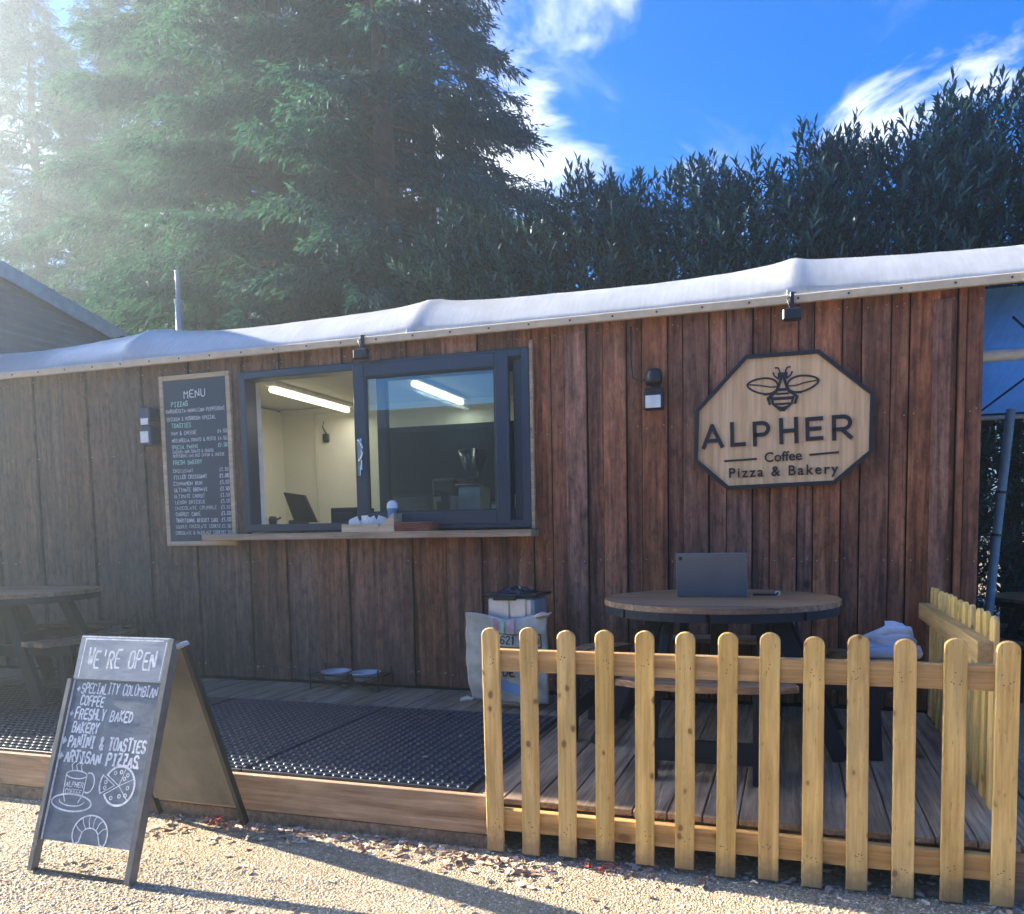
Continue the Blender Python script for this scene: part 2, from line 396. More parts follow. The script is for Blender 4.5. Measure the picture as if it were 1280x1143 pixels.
MAT['bluepole'] = plain('blue_painted_pole', (.14, .25, .36), .5, var=.2)

def sack_mat():
    m, nt, b = mat_base('jute_sack', .9, .1); tc = nt.nodes.new('ShaderNodeTexCoord')
    w1 = nt.nodes.new('ShaderNodeTexWave'); w1.inputs['Scale'].default_value = 90; w1.bands_direction = 'X'; nt.links.new(tc.outputs['Object'], w1.inputs['Vector'])
    w2 = nt.nodes.new('ShaderNodeTexWave'); w2.inputs['Scale'].default_value = 90; w2.bands_direction = 'Z'; nt.links.new(tc.outputs['Object'], w2.inputs['Vector'])
    n = _noise(nt, tc.outputs['Object'], 9, 5)
    h = _math(nt, 'MULTIPLY', w1.outputs['Fac'], w2.outputs['Fac'])
    c = _ramp(nt, n, [(.3, (.40, .35, .27)), (.7, (.62, .57, .46))])
    nt.links.new(c, b.inputs['Base Color']); _bump(nt, b, h, .5, .002); return m
MAT['sack'] = sack_mat()
def tarp_mat(name, c, trans, rough=.35):
    m = bpy.data.materials.new(name); m.use_nodes = True; nt = m.node_tree; nt.nodes.clear()
    o = nt.nodes.new('ShaderNodeOutputMaterial'); tc = nt.nodes.new('ShaderNodeTexCoord')
    n = _noise(nt, tc.outputs['Object'], 2.2, 6, .65, .3); n2 = _noise(nt, tc.outputs['Object'], 120, 3)
    col = _mix(nt, .28, _ramp(nt, n, [(.35, tuple(q*.82 for q in c)), (.65, c)]), _ramp(nt, _noise(nt, _map(nt, tc.outputs['Object'], (3.5, .35, .35)), 9, 5, .7), [(.4, (.62, .60, .55)), (.6, (1, 1, 1))]), 'MULTIPLY')
    b = nt.nodes.new('ShaderNodeBsdfPrincipled'); b.inputs['Roughness'].default_value = rough; nt.links.new(col, b.inputs['Base Color'])
    bp = nt.nodes.new('ShaderNodeBump'); bp.inputs['Strength'].default_value = .35; bp.inputs['Distance'].default_value = .01
    nt.links.new(_math(nt, 'ADD', n, _math(nt, 'MULTIPLY', n2, .08)), bp.inputs['Height']); nt.links.new(bp.outputs[0], b.inputs['Normal'])
    t = nt.nodes.new('ShaderNodeBsdfTranslucent'); nt.links.new(col, t.inputs[0])
    mx = nt.nodes.new('ShaderNodeMixShader'); mx.inputs[0].default_value = trans
    nt.links.new(b.outputs[0], mx.inputs[1]); nt.links.new(t.outputs[0], mx.inputs[2]); nt.links.new(mx.outputs[0], o.inputs[0]); return m
MAT['tarp'] = tarp_mat('white_sheeting', (.56, .58, .59), .15)
MAT['bluetarp'] = tarp_mat('blue_sheeting', (.42, .74, .95), .88)
def ground_mat():
    m, nt, b = mat_base('gritty_ground', .9, .2); g = nt.nodes.new('ShaderNodeNewGeometry'); p = g.outputs['Position']
    n1 = _noise(nt, p, 1.3, 6, .6); n2 = _noise(nt, p, 55, 5, .75); vo = nt.nodes.new('ShaderNodeTexVoronoi'); vo.inputs['Scale'].default_value = 110; nt.links.new(p, vo.inputs['Vector'])
    c = _ramp(nt, n2, [(.3, (.20, .155, .095)), (.5, (.40, .325, .21)), (.7, (.56, .48, .34))])
    c = _mix(nt, .35, c, _ramp(nt, n1, [(.35, (.55, .5, .45)), (.6, (1, 1, 1))]), 'MULTIPLY')
    nt.links.new(c, b.inputs['Base Color'])
    _bump(nt, b, _math(nt, 'ADD', n2, _math(nt, 'MULTIPLY', vo.outputs['Distance'], .8)), .9, .012); return m
MAT['ground'] = ground_mat()
def island_mat(name, stops, rough=.8, trans=0):
    m, nt, b = mat_base(name, rough, .3); g = nt.nodes.new('ShaderNodeNewGeometry')
    nt.links.new(_ramp(nt, g.outputs['Random Per Island'], stops), b.inputs['Base Color']); return m
MAT['grit'] = island_mat('grit_stone', [(0, (.34, .265, .18)), (.4, (.52, .425, .30)), (.8, (.66, .565, .43)), (1, (.76, .70, .58))])
MAT['litter'] = island_mat('dry_leaf', [(0, (.30, .17, .11)), (.25, (.44, .29, .19)), (.55, (.58, .44, .30)), (.85, (.70, .58, .44)), (1, (.42, .15, .10))])
MAT['redleaf'] = island_mat('red_leaf', [(0, (.32, .05, .04)), (1, (.50, .12, .08))])

# ------------------------------------------------------------------ stroke lettering
FONT = dict(A="002640 1232", B="00063645442303 2343413000", C="4536160501103041", D="0006264442200 0".replace(' ', ''), E="40000646 0333", F="000646 0333",
 G="45361605011030414323", H="0006 4046 0343", I="2026 1030 1636", J="3631201001", K="0006 460340", L="060040", M="0006234640", N="00064046",
 O="160501103041453616", P="00063645443303", Q="160501103041453616 2240", R="00063645443303 2340", S="453616050413334241301001", T="0646 2620",
 U="060110304146", V="062046", W="0610243046", X="0046 0640", Y="062346 2320", Z="06460040 1333", **{'&': "40051626350201103042", '*': "2125 0343 1234 1432",
 "'": "2624", '£': "453625110040 0333", '.': "2021", ',': "2110", '-': "1333", '0': "160501103041453616", '1': "152620", '2': "05163645440040",
 '3': "0646233342413010", '4': "30360242", '5': "460603334241301001", '6': "453616050110304142331302", '7': "064610", '8': "1333424130100102130405163645443313", '9': "4313040516364541301001", '/': "0046"})
def strokes(ch): return [[(int(s[i]), int(s[i+1])) for i in range(0, len(s)-1, 2)] for s in FONT.get(ch, '').split()]
def chaikin(p):
    if len(p) < 3: return p
    q = [p[0]]
    for a, b in zip(p[:-1], p[1:]):
        q += [(a[0]*.78+b[0]*.22, a[1]*.78+b[1]*.22), (a[0]*.22+b[0]*.78, a[1]*.22+b[1]*.78)]
    return q + [p[-1]]
def ribbon(mb, pts, w, F, depth, th=0.0):
    """2-D polyline -> mitred strip; F(u, v, d) maps the board plane to the world (d = distance proud of it)"""
    P = [Vector(p) for p in pts]; P = [p for i, p in enumerate(P) if i == 0 or (p-P[i-1]).length > 1e-6]
    if len(P) < 2: return
    Ls, Rs = [], []
    for i, p in enumerate(P):
        a = (p-P[i-1]).normalized() if i else (P[1]-p).normalized()
        b = (P[i+1]-p).normalized() if i < len(P)-1 else a
        n1 = Vector((-a.y, a.x)); n2 = Vector((-b.y, b.x)); n = n1+n2
        if n.length < .2: n = n1
        n.normalize(); k = min(1.6, 1/max(.3, n.dot(n1)))
        q = p
        if i == 0: q = p - a*w*.35
        if i == len(P)-1: q = p + a*w*.35
        Ls.append(q+n*w/2*k); Rs.append(q-n*w/2*k)
    n = len(P); vs = [F(p.x, p.y, depth) for p in Ls] + [F(p.x, p.y, depth) for p in Rs]
    fs = [(i, i+1, n+i+1, n+i) for i in range(n-1)]
    if th:
        vs += [F(p.x, p.y, depth-th) for p in Ls] + [F(p.x, p.y, depth-th) for p in Rs]; m = 2*n
        fs += [(i, m+i, m+i+1, i+1) for i in range(n-1)] + [(n+i, n+i+1, m+n+i+1, m+n+i) for i in range(n-1)] + [(0, n, m+n, m), (n-1, m+n-1, m+2*n-1, 2*n-1)]
    mb.add(vs, fs)
def write(mb, text, u, v, h, F, width=None, w=None, jit=.10, depth=.0012, slant=0, rise=0.0, wide=.62, gap=.30):
    cw = h*wide; adv = cw + h*gap; total = len(text)*adv - h*gap
    k = width/total if width else 1.0
    w = w or h*.11; rr = random.Random(hash(text) % 9999 if False else sum(map(ord, text)))
    for i, ch in enumerate(text):
        jx = rr.uniform(-1, 1)*jit*cw*.3; jy = rr.uniform(-1, 1)*jit*h*.5; hs = 1+rr.uniform(-1, 1)*jit*.6
        for q, st in enumerate(strokes(ch)):
            pts = []
            for (a, b) in st:
                x = (i*adv + a/4*cw)*k + jx + rr.uniform(-1, 1)*jit*.06*h; y = b/6*h*hs + jy + rr.uniform(-1, 1)*jit*.06*h
                pts.append((u + x + slant*y, v + y + rise*(u*0 + x)))
            ribbon(mb, chaikin(pts), w*rr.uniform(.85, 1.15), F, depth + .00012*q + .00004*(i % 3))

# ------------------------------------------------------------------ ground
def build_ground():
    mb = MB(); S = 500
    xs = [-S, -60, -20, -10] + [-6+.5*i for i in range(21)] + [8, 20, 60, S]
    ys = [-S, -60, -20, -5, 0] + [1+.5*i for i in range(10)] + [8, 12, 20, 60, S]
    def z(x, y):
        return 0.012*math.sin(x*1.3+y)*math.sin(y*1.9-x*.4) - .012 if -6 < x < 6 and 0 < y < 6 else -.012
    vs = [(x, y, z(x, y)) for x in xs for y in ys]; n = len(ys)
    mb.add(vs, [(i*n+j, (i+1)*n+j, (i+1)*n+j+1, i*n+j+1) for i in range(len(xs)-1) for j in range(n-1)], True)
    g = mb.build('ground', MAT['ground']); g['kind'] = 'structure'
    # grit
    n = 60000
    x = RNG.uniform(-3.9, 1.5, n); y = RNG.uniform(1.75, 3.02, n); s = .0020 + .0050*RNG.random(n)**2.2
    a = RNG.uniform(0, 6.28, n); fl = RNG.uniform(.4, .9, n); el = RNG.uniform(.7, 1.5, n)
    zz = np.where(True, .012*np.sin(x*1.3+y)*np.sin(y*1.9-x*.4) - .012, 0)
    base = np.array([(1, 0, 0), (0, 1, 0), (-1, 0, 0), (0, -1, 0), (0, 0, 1)], float)
    base = base[None]*np.stack([s*el, s, s*fl], 1)[:, None, :]*(1+RNG.uniform(-.3, .3, (n, 5, 1)))
    c, sn = np.cos(a)[:, None], np.sin(a)[:, None]
    bx = base[..., 0]*c - base[..., 1]*sn; by = base[..., 0]*sn + base[..., 1]*c
    co = np.stack([bx + x[:, None], by + y[:, None], base[..., 2] + (zz + s*.12)[:, None]], -1).reshape(-1, 3)
    f = np.array([(0, 1, 4), (1, 2, 4), (2, 3, 4), (3, 0, 4)])
    fs = (f[None] + (np.arange(n)*5)[:, None, None]).reshape(-1, 3)
    o = raw_mesh('gravel', co, fs, MAT['grit'], kind='stuff', tris=True)
    tag(o, 'fine pale gravel scattered over the ground before the deck', 'gravel')
def leaves(name, pts, size, mat, label, cat, kind='stuff'):
    n = len(pts); pts = np.asarray(pts, float); s = RNG.uniform(.6, 1.3, n)*size; a = RNG.uniform(0, 6.28, n)
    out = np.array([(-1, 0, 0), (-.5, .42, .28), (.35, .5, .3), (1, 0, .15), (.35, -.5, .34), (-.5, -.42, .22), (0, 0, -.02)], float)
    co = out[None]*s[:, None, None]*np.stack([np.ones(n), RNG.uniform(.5, 1.1, n), RNG.uniform(-.6, 1.6, n)], 1)[:, None, :]
    co += RNG.uniform(-.12, .12, co.shape)*s[:, None, None]
    t = RNG.uniform(-.7, .7, n)
    cz = co.copy(); co[..., 1] = cz[..., 1]*np.cos(t)[:, None]-cz[..., 2]*np.sin(t)[:, None]; co[..., 2] = cz[..., 1]*np.sin(t)[:, None]+cz[..., 2]*np.cos(t)[:, None]
    cx = co[..., 0]*np.cos(a)[:, None]-co[..., 1]*np.sin(a)[:, None]; cyy = co[..., 0]*np.sin(a)[:, None]+co[..., 1]*np.cos(a)[:, None]
    co[..., 0] = cx; co[..., 1] = cyy
    co[..., 2] -= co[..., 2].min(1)[:, None]
    co += pts[:, None, :]
    f = np.array([(0, 1, 6), (1, 2, 6), (2, 3, 6), (3, 4, 6), (4, 5, 6), (5, 0, 6)])
    fs = (f[None] + (np.arange(n)*7)[:, None, None]).reshape(-1, 3)
    o = raw_mesh(name, co.reshape(-1, 3), fs, mat, kind=kind, tris=True); tag(o, label, cat); return o
build_ground()

# ------------------------------------------------------------------ deck
DZ = .215
deck = bpy.data.objects.new('deck', None); COL.objects.link(deck); deck.location = (-3, 4, 0); deck['kind'] = 'structure'
def prototype_board():
    pass
x = -8.0; W = .142
proto = MB().box(-W/2+.003, W/2-.003, -1.04, 1.04, -.028, 0, .003).build('deck_board', MAT['deck'], deck, (0, 0, 0))
k = 0
while x < 1.0:
    o = proto if k == 0 else proto.copy()
    if k: COL.objects.link(o)
    o.location = Vector((x+W/2, 4.055, DZ - (k*37 % 5)*.0006)) - deck.location
    x += W; k += 1
MB().box(-8.0, -1.235, 3.03, 3.06, .05, .184, 0).build('joist', MAT['frame_dark'], deck)
for i in range(5):
    yj = 3.16+.45*i
    MB().box(-8.0, 1.0, yj, yj+.045, .05, .183).build('joist', MAT['deck'], deck)
MB().box(-8.0, 1.0, 5.0, 5.04, .0, .183).build('joist', MAT['frame_dark'], deck)
# fascia along the deck edge and its foot batten
fas = thing('deck_fascia', (-3.9, 2.98, 0), 'long knotty timber board closing the front edge of the deck', 'board')
MB().box(-8.0, -5.05, 2.985, 3.012, .055, .226, .003).build('board', MAT['fascia'], fas)
MB().box(-5.045, -1.245, 2.985, 3.012, .055, .226, .003).build('board', MAT['fascia'], fas)
MB().box(-8.0, -1.245, 2.992, 3.012, -.02, .05, .003).build('foot_board', MAT['deck'], fas)
MB().box(.78, 1.0, 3.03, 3.06, -.02, .18, .003).build('end_block', MAT['fascia'], fas)

# ------------------------------------------------------------------ cabin
cabin = thing('cabin', (-4, 6.4, 0), 'long timber-clad cafe cabin with serving hatch and dark brown vertical boards', 'cabin')
WX0, WX1, WZ0, WZ1 = -4.12, -1.735, 1.395, 2.635
seams = [-7.94, -7.66, -7.38, -7.06, -6.77, -6.565, -6.27, -5.95, -5.68, -5.405, -5.10, -4.867, -4.627, -4.40, -4.12, -4.05, -3.776, -3.503, -3.229, -2.949, -2.69, -2.412, -2.135, -1.866,
         -1.735, -1.595, -1.491, -1.336, -1.224, -1.062, -.958, -.786, -.685, -.518, -.404, -.242, -.132, .035, .131, .293, .406, .572, .676, .845, .937, .985, 1.08]
def plank(x0, x1, z0, z1, y):
    mb = MB(); e = .0035
    mb.box(x0+e, x1-e, y, y+.024, z0, z1, .0025)
    cx_, cz_ = (x0+x1)/2, (z0+z1)/2
    o = mb.build('plank', MAT['clad'], cabin, (cx_, y, cz_)); o.rotation_euler[2] = random.uniform(-.022, .022); o.rotation_euler[1] = random.uniform(-.0012, .0012)
    return o
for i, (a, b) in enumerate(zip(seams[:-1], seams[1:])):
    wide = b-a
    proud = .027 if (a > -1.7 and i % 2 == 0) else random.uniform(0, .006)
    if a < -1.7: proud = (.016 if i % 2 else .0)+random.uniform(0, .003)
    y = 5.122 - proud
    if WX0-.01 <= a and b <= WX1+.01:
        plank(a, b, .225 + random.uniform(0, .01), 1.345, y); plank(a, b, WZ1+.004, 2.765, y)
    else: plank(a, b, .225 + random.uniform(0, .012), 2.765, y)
MB().box(.80, .90, 5.078, 5.096, .24, 2.70, .003).build('cover_strip', MAT['clad'], cabin, (.85, 5.09, 1.4))
nh = MB()
for i, (a, b) in enumerate(zip(seams[:-1], seams[1:])):
    if b-a < .06: continue
    for z in (.33, 1.16, 2.05, 2.70):
        if WX0-.01 <= a and b <= WX1+.01 and 1.3 < z < 2.65: continue
        for xx in (a+.028, b-.028):
            if random.random() < .25: continue
            xx += random.uniform(-.006, .006); zz = z+random.uniform(-.012, .012)
            yy = 5.0925 if a > -1.7 and i % 2 == 0 else (5.113 if a > -1.7 else 5.1025-.0)
            nh.add([(xx+.0038*math.cos(q*math.pi/3), yy, zz+.0038*math.sin(q*math.pi/3)) for q in range(6)]+[(xx+.0038*math.cos(q*math.pi/3), yy+.02, zz+.0038*math.sin(q*math.pi/3)) for q in range(6)], [(5, 4, 3, 2, 1, 0)]+[(q, (q+1) % 6, 6+(q+1) % 6, 6+q) for q in range(6)])
tag(nh.build('nail_heads', MAT['galv'], cabin), kind='stuff')
sh = MB()
for (a, b, c, d) in ((-7.97, WX0-.02, .1, 2.80), (WX1+.02, 1.05, .1, 2.80), (WX0-.02, WX1+.02, .1, 1.36), (WX0-.02, WX1+.02, WZ1+.02, 2.80)): sh.box(a, b, 5.152, 5.175, c, d)
sh.build('sheathing', MAT['frame_dark'], cabin)
MB().box(1.045, 1.078, 5.155, 7.3, .1, 2.78, .002).build('end_wall', MAT['clad'], cabin)
MB().box(-7.98, 1.078, 7.33, 7.36, .1, 2.78).build('rear_wall', MAT['clad'], cabin)
MB().box(-7.98, 1.04, 5.18, 7.32, 2.79, 2.83).build('flat_roof', MAT['frame_dark'], cabin)
MB().box(-7.98, 1.04, 5.18, 7.32, .10, .19).build('floor', MAT['mdf'], cabin)
# interior
iw = MB(); iw.box(-4.98, 1.0, 6.76, 6.80, .2, 2.62); iw.box(-5.02, -4.98, 5.19, 6.80, .2, 2.62); iw.box(1.0, 1.03, 5.19, 6.8, .2, 2.62)
iw.box(-4.98, WX0-.03, 5.178, 5.19, .2, 2.6); iw.box(WX1+.03, 1.0, 5.178, 5.19, .2, 2.6)
iw.build('interior_wall', MAT['cream'], cabin)
MB().box(-5.0, 1.0, 5.18, 6.8, 2.64, 2.67).build('ceiling', MAT['ceil'], cabin)
MB().box(-4.98, 1.0, 6.735, 6.757, 2.585, 2.635).build('coving', MAT['ceil'], cabin)
MB().box(-4.60, -4.58, 6.744, 6.757, .3, 2.58).build('conduit', MAT['ceil'], cabin)
MB().box(-3.80, .9, 6.735, 6.755, 1.10, 2.40).build('dark_reflection_panel', MAT['darkroom'], cabin)  # dark panel added to stand for the dark reflection in the glass
# window reveal and frames
rv = MB(); rv.box(WX0, WX0+.02, 5.13, 5.30, WZ0, WZ1)
rv.build('window_reveal', MAT['white'], cabin)
wf = MB(); y0, y1 = 5.072, 5.135
def frame(mb, x0, x1, z0, z1, w, y0, y1, c=.006):
    mb.box(x0, x0+w, y0, y1, z0, z1, c); mb.box(x1-w, x1, y0, y1, z0, z1, c)
    mb.box(x0+w-.004, x1-w+.004, y0+.001, y1-.001, z0, z0+w, c); mb.box(x0+w-.004, x1-w+.004, y0+.001, y1-.001, z1-w, z1, c)
    return mb
window = frame(MB(), WX0+.003, WX1-.003, WZ0+.003, WZ1-.003, .058, 5.066, 5.20).build('window_frame', MAT['upvc'], cabin, (-2.9, 5.1, 2))
fx = MB(); frame(fx, -2.955, -1.79, 1.45, 2.58, .085, 5.125, 5.165, .005); fx.build('fixed_sash', MAT['upvc'], window)
MB().box(-2.872, -1.873, 5.142, 5.148, 1.533, 2.497).build('pane', MAT['glass'], window)
ss = MB(); frame(ss, -3.11, -1.89, 1.425, 2.615, .10, 5.060, 5.112, .008); sash = ss.build('sliding_sash', MAT['upvc'], window)
bead = MB(); frame(bead, -3.022, -1.978, 1.513, 2.527, .022, 5.066, 5.09, .004); bead.build('glazing_bead', MAT['black'], window)
MB().box(-3.012, -1.988, 5.082, 5.088, 1.523, 2.517).build('pane', MAT['glass'], window)
h = MB(); hp = [(-3.065+.035*math.sin(t), 5.035-.0*t, 1.985+.075*math.cos(t)) for t in [math.pi*i/12 for i in range(13)]]
h.tube([(-3.065, 5.06, 2.06)]+hp+[(-3.065, 5.06, 1.91)], .008, 8); h.box(-3.083, -3.047, 5.048, 5.060, 1.84, 2.075, .004)
h.box(-3.075, -3.055, 5.04, 5.05, 1.80, 1.88, .003)
h.build('handle', MAT['chrome'], window)
# trim beads of timber at window sides, and the shelf
MB().box(WX1+.001, WX1+.026, 5.068, 5.098, 1.39, 2.68, .003).build('window_trim', MAT['sill'], cabin)
MB().box(-5.0+.59, -1.69, 4.925, 5.10, 1.335, 1.384, .004).build('serving_shelf', MAT['sill'], cabin, (-3, 5, 1.36))

# sheeting roof over the cabin
canopy = thing('canopy_roof', (-3, 5.2, 2.75), 'white plastic sheeting bowed over hoops along the top of the cabin', 'awning')
def hoopz(x):
    t = ((x+.0+.001) / 2.6); f = t-math.floor(t); s = 4*f*(1-f)
    return 3.172 - .062*(s**.8) + .006*math.sin(x*3.1)
def sheet(x0, x1, prof, name, mat, parent, zf=hoopz):
    xs = np.arange(x0, x1+1e-6, .04); co = []; m = len(prof)
    for x_ in xs:
        t = x_/2.6; f = t-math.floor(t); d = min(f, 1-f)*2.6; crease = .034*math.exp(-d/.07)
        top = zf(x_)
        for j, (yy, tt) in enumerate(prof):
            z = 2.785 + (top-2.785)*tt if tt <= 1 else top - (tt-1)*.6
            sag = (.006*math.sin(x_*9.3+j*1.9)*math.sin(x_*2.9)+.005*math.sin(x_*23+j*2.7))*(1 if 0 < j < m-1 else 0)
            co.append((x_, yy + .05*math.sin(math.pi*min(tt, 1))*(1-math.exp(-d/.4)) + sag*.5, z + (crease*.4 if 0 < tt <= 1 else 0)))
    q = [(i*m+j, (i+1)*m+j, (i+1)*m+j+1, i*m+j+1) for i in range(len(xs)-1) for j in range(m-1)]
    mb = MB(); mb.add(co, q, True); o = mb.build(name, mat, parent, fix=False)
    md = o.modifiers.new('thick', 'SOLIDIFY'); md.thickness = .003
    return o
prof = [(5.03, 0), (5.045, .15), (5.10, .38), (5.20, .62), (5.34, .83), (5.50, .96), (5.62, 1.0), (5.8, 1.05), (6.3, 1.2), (6.9, 1.45), (7.5, 1.75)]
sheet(-7.98, 4.6, prof[:7], 'sheet', MAT['tarp'], canopy)
sheet(-7.98, 1.08, prof[6:], 'rear_sheet', MAT['tarp'], canopy)
MB().box(-7.98, -3.0, 5.005, 5.035, 2.738, 2.788, .003).build('edge_batten', MAT['batten'], canopy)
MB().box(-2.995, 4.6, 5.005, 5.035, 2.738, 2.788, .003).build('edge_batten', MAT['batten'], canopy)
MB().box(-7.98, 4.6, 5.018, 5.04, 2.787, 2.793, .001).build('clamp_strip', MAT['white'], canopy)
for x_ in (-5.2, -2.6, 0, 2.6):
    MB().bar((x_-.012, 5.027, 2.79), (x_-.012, 5.034, 2.83), .05, .006, .001).build('strap', MAT['galv'], canopy)
rng_ = random.Random(9)
for k in range(42):
    x_ = -7.8+.29*k; MB().box(x_-.006, x_+.006, 5.0005, 5.0049, 2.758, 2.770, .001).build('screw', MAT['nail'], canopy)
for x_ in (-7.8, -5.2, -2.6, 0, 2.6):
    MB().tube([(x_, yy+.012, (2.785+(3.172-2.785)*min(tt, 1)) - (max(0, tt-1)*.6) - .018) for yy, tt in prof], .014, 8).build('hoop', MAT['galv'], canopy)
# soffit lights fixed to the batten
for i, (x_, lab) in enumerate(((-2.975, 'small black spotlight clamped under the awning edge above the serving hatch'), (-.005, 'small black spotlight clamped under the awning edge above the octagonal sign'))):
    t = thing('spotlight', (x_, 4.98, 2.72), lab, 'spotlight', 'small spotlights along the awning edge')
    MB().box(x_-.055, x_+.055, 4.945, 5.0, 2.625, 2.695, .008).build('lamp_head', MAT['black'], t)
    MB().box(x_-.012, x_+.012, 4.985, 5.004, 2.67, 2.80, .003).build('bracket', MAT['black'], t)
    MB().tube([(x_-.01, 4.99, 2.70), (x_-.03, 4.985, 2.76), (x_+.02, 5.0, 2.80)], .004, 6).build('cable', MAT['black'], t)

# ceiling lights inside
tubes = []
for x_, ya, yb, lab in ((-4.13, 5.46, 6.64, 'lit strip light on the ceiling seen through the open half of the hatch'), (-2.93, 5.66, 6.64, 'lit strip light on the ceiling seen through the closed glass sash')):
    t = thing('strip_light', (x_, (ya+yb)/2, 2.64), lab, 'ceiling light', 'strip lights on the cabin ceiling')
    MB().box(x_-.05, x_+.05, ya, yb, 2.60, 2.64, .008).build('housing', MAT['white'], t)
    MB().tube([(x_, ya+.02, 2.575), (x_, yb-.02, 2.575)], .026, 10).build('tube', MAT['tube'], t)
    ld = bpy.data.lights.new('strip_glow', 'AREA'); ld.shape = 'RECTANGLE'; ld.size = .08; ld.size_y = yb-ya; ld.energy = 1.0; ld.color = (1, .98, .88)
    lo = bpy.data.objects.new('strip_glow', ld); COL.objects.link(lo); lo.parent = t; lo.location = (0, 0, -.11)
# interior counter and things on it
ct = thing('counter', (-2, 5.6, .19), 'pale worktop just inside the serving hatch', 'counter')
MB().box(-4.9, .9, 5.32, 5.92, 1.40, 1.44, .004).build('worktop', MAT['white'], ct)
MB().box(-4.9, .9, 5.36, 5.9, .20, 1.398).build('cupboard', MAT['white'], ct)
def inside():
    t = thing('till', (-3.97, 5.6, 1.44), 'dark tilted till screen standing in the open half of the hatch', 'till')
    MB().prism([(-4.13, 1.735), (-3.93, 1.705), (-3.82, 1.475), (-4.03, 1.475)], 5.58, 5.61).build('screen', MAT['black'], t)
    MB().box(-4.12, -4.0, 5.61, 5.75, 1.441, 1.50, .01).build('base', MAT['black'], t)
    t = thing('drawer_unit', (-3.5, 5.6, 1.44), 'low dark box beside the till behind the sachet tray', 'box')
    MB().box(-3.64, -3.38, 5.52, 5.78, 1.441, 1.59, .008).build('case', MAT['frame_dark'], t); MB().box(-3.6, -3.42, 5.512, 5.519, 1.47, 1.55, .003).build('drawer_front', MAT['black'], t)
    t = thing('mug', (-4.3, 5.5, 1.44), 'white mug standing at the left end of the hatch', 'mug')
    MB().lathe([(.04, 1.441), (.043, 1.46), (.043, 1.575), (.038, 1.575), (.036, 1.46), (0, 1.455)], -4.31, 5.5, 20).build('cup', MAT['white'], t)
    MB().tube([(-4.268, 5.5, 1.55), (-4.245, 5.5, 1.54), (-4.24, 5.5, 1.5), (-4.268, 5.5, 1.475)], .006, 6).build('handle', MAT['white'], t)
    t = thing('tamper', (-4.2, 5.52, 1.44), 'small dark cup beside the white mug in the hatch', 'cup')
    MB().lathe([(.03, 1.441), (.035, 1.5), (.03, 1.53), (0, 1.535)], -4.2, 5.52, 16).build('body', MAT['black'], t); MB().tube([(-4.165, 5.52, 1.5), (-4.12, 5.52, 1.52)], .008, 6).build('handle', MAT['black'], t)
    # grinder
    t = thing('coffee_grinder', (-2.39, 5.6, 1.44), 'pale coffee grinder with a clear cone hopper behind the glass', 'coffee grinder')
    MB().prism([(-2.485, 1.441), (-2.29, 1.441), (-2.30, 1.72), (-2.475, 1.72)], 5.5, 5.7).build('body', MAT['white'], t)
    MB().box(-2.505, -2.27, 5.49, 5.71, 1.721, 1.745, .005).build('collar', MAT['chrome'], t); MB().box(-2.45, -2.38, 5.494, 5.499, 1.50, 1.55, .001).build('display', MAT['black'], t)
    MB().lathe([(.035, 1.746), (.035, 1.79), (.05, 1.80), (.125, 2.01), (.12, 2.012), (.045, 1.805)], -2.39, 5.6, 24).build('hopper', MAT['clearglass'], t)
    MB().lathe([(.036, 1.80), (.062, 1.86), (0, 1.865)], -2.39, 5.6, 20).build('coffee_beans', MAT['trunk'], t)
    t = thing('coffee_machine', (-2.62, 5.65, 1.44), 'short square grinder with a brown top left of the cone hopper', 'coffee machine')
    MB().box(-2.72, -2.53, 5.55, 5.75, 1.441, 1.66, .01).build('body', MAT['white'], t); MB().box(-2.73, -2.52, 5.54, 5.76, 1.661, 1.80, .02).build('hopper', MAT['trunk'], t)
    MB().box(-2.68, -2.6, 5.53, 5.549, 1.5, 1.62, .004).build('panel', MAT['black'], t)
    t = thing('display_case', (-2.9, 5.45, 1.44), 'low clear cake case on the worktop behind the glass', 'display case')
    f_ = MB()
    for (xa, xb, ya, yb, za, zb) in ((-3.05, -2.55, 5.34, 5.345, 1.45, 1.66), (-3.05, -3.045, 5.345, 5.50, 1.45, 1.68), (-2.555, -2.55, 5.345, 5.50, 1.45, 1.68), (-3.05, -2.55, 5.34, 5.5, 1.685, 1.69)): f_.box(xa, xb, ya, yb, za, zb)
    f_.build('glass_panel', MAT['clearglass'], t)
    MB().box(-3.05, -2.55, 5.34, 5.50, 1.441, 1.449).build('tray', MAT['steel'], t)
    MB().box(-3.05, -2.73, 5.505, 5.515, 1.441, 1.66).build('back_panel', MAT['white'], t)
    for i in range(6):
        cxp = -2.98+.075*i
        MB().lathe([(.02, 1.45), (.035, 1.47), (.038, 1.50), (.025, 1.53), (0, 1.54)], cxp, 5.42+.02*(i % 2), 12).build('cake', MAT['wicker'] if i % 2 else MAT['lightwood'], t)
    t = thing('label_card', (-2.12, 5.45, 1.44), 'small green and white card standing at the right end of the hatch', 'card')
    MB().box(-2.2, -2.08, 5.44, 5.446, 1.441, 1.60).build('card', plain('green_card', (.08, .32, .12), .5), t); MB().box(-2.18, -2.10, 5.436, 5.439, 1.51, 1.58).build('print', MAT['white'], t)
    t = thing('bottle', (-2.0, 5.5, 1.44), 'white bottle standing beyond the green card', 'bottle')
    MB().lathe([(.03, 1.441), (.032, 1.46), (.032, 1.65), (.014, 1.69), (.014, 1.73), (0, 1.73)], -1.98, 5.5, 18).build('body', MAT['white'], t); MB().lathe([(.016, 1.73), (.016, 1.75), (0, 1.75)], -1.98, 5.5, 14).build('cap', MAT['black'], t)
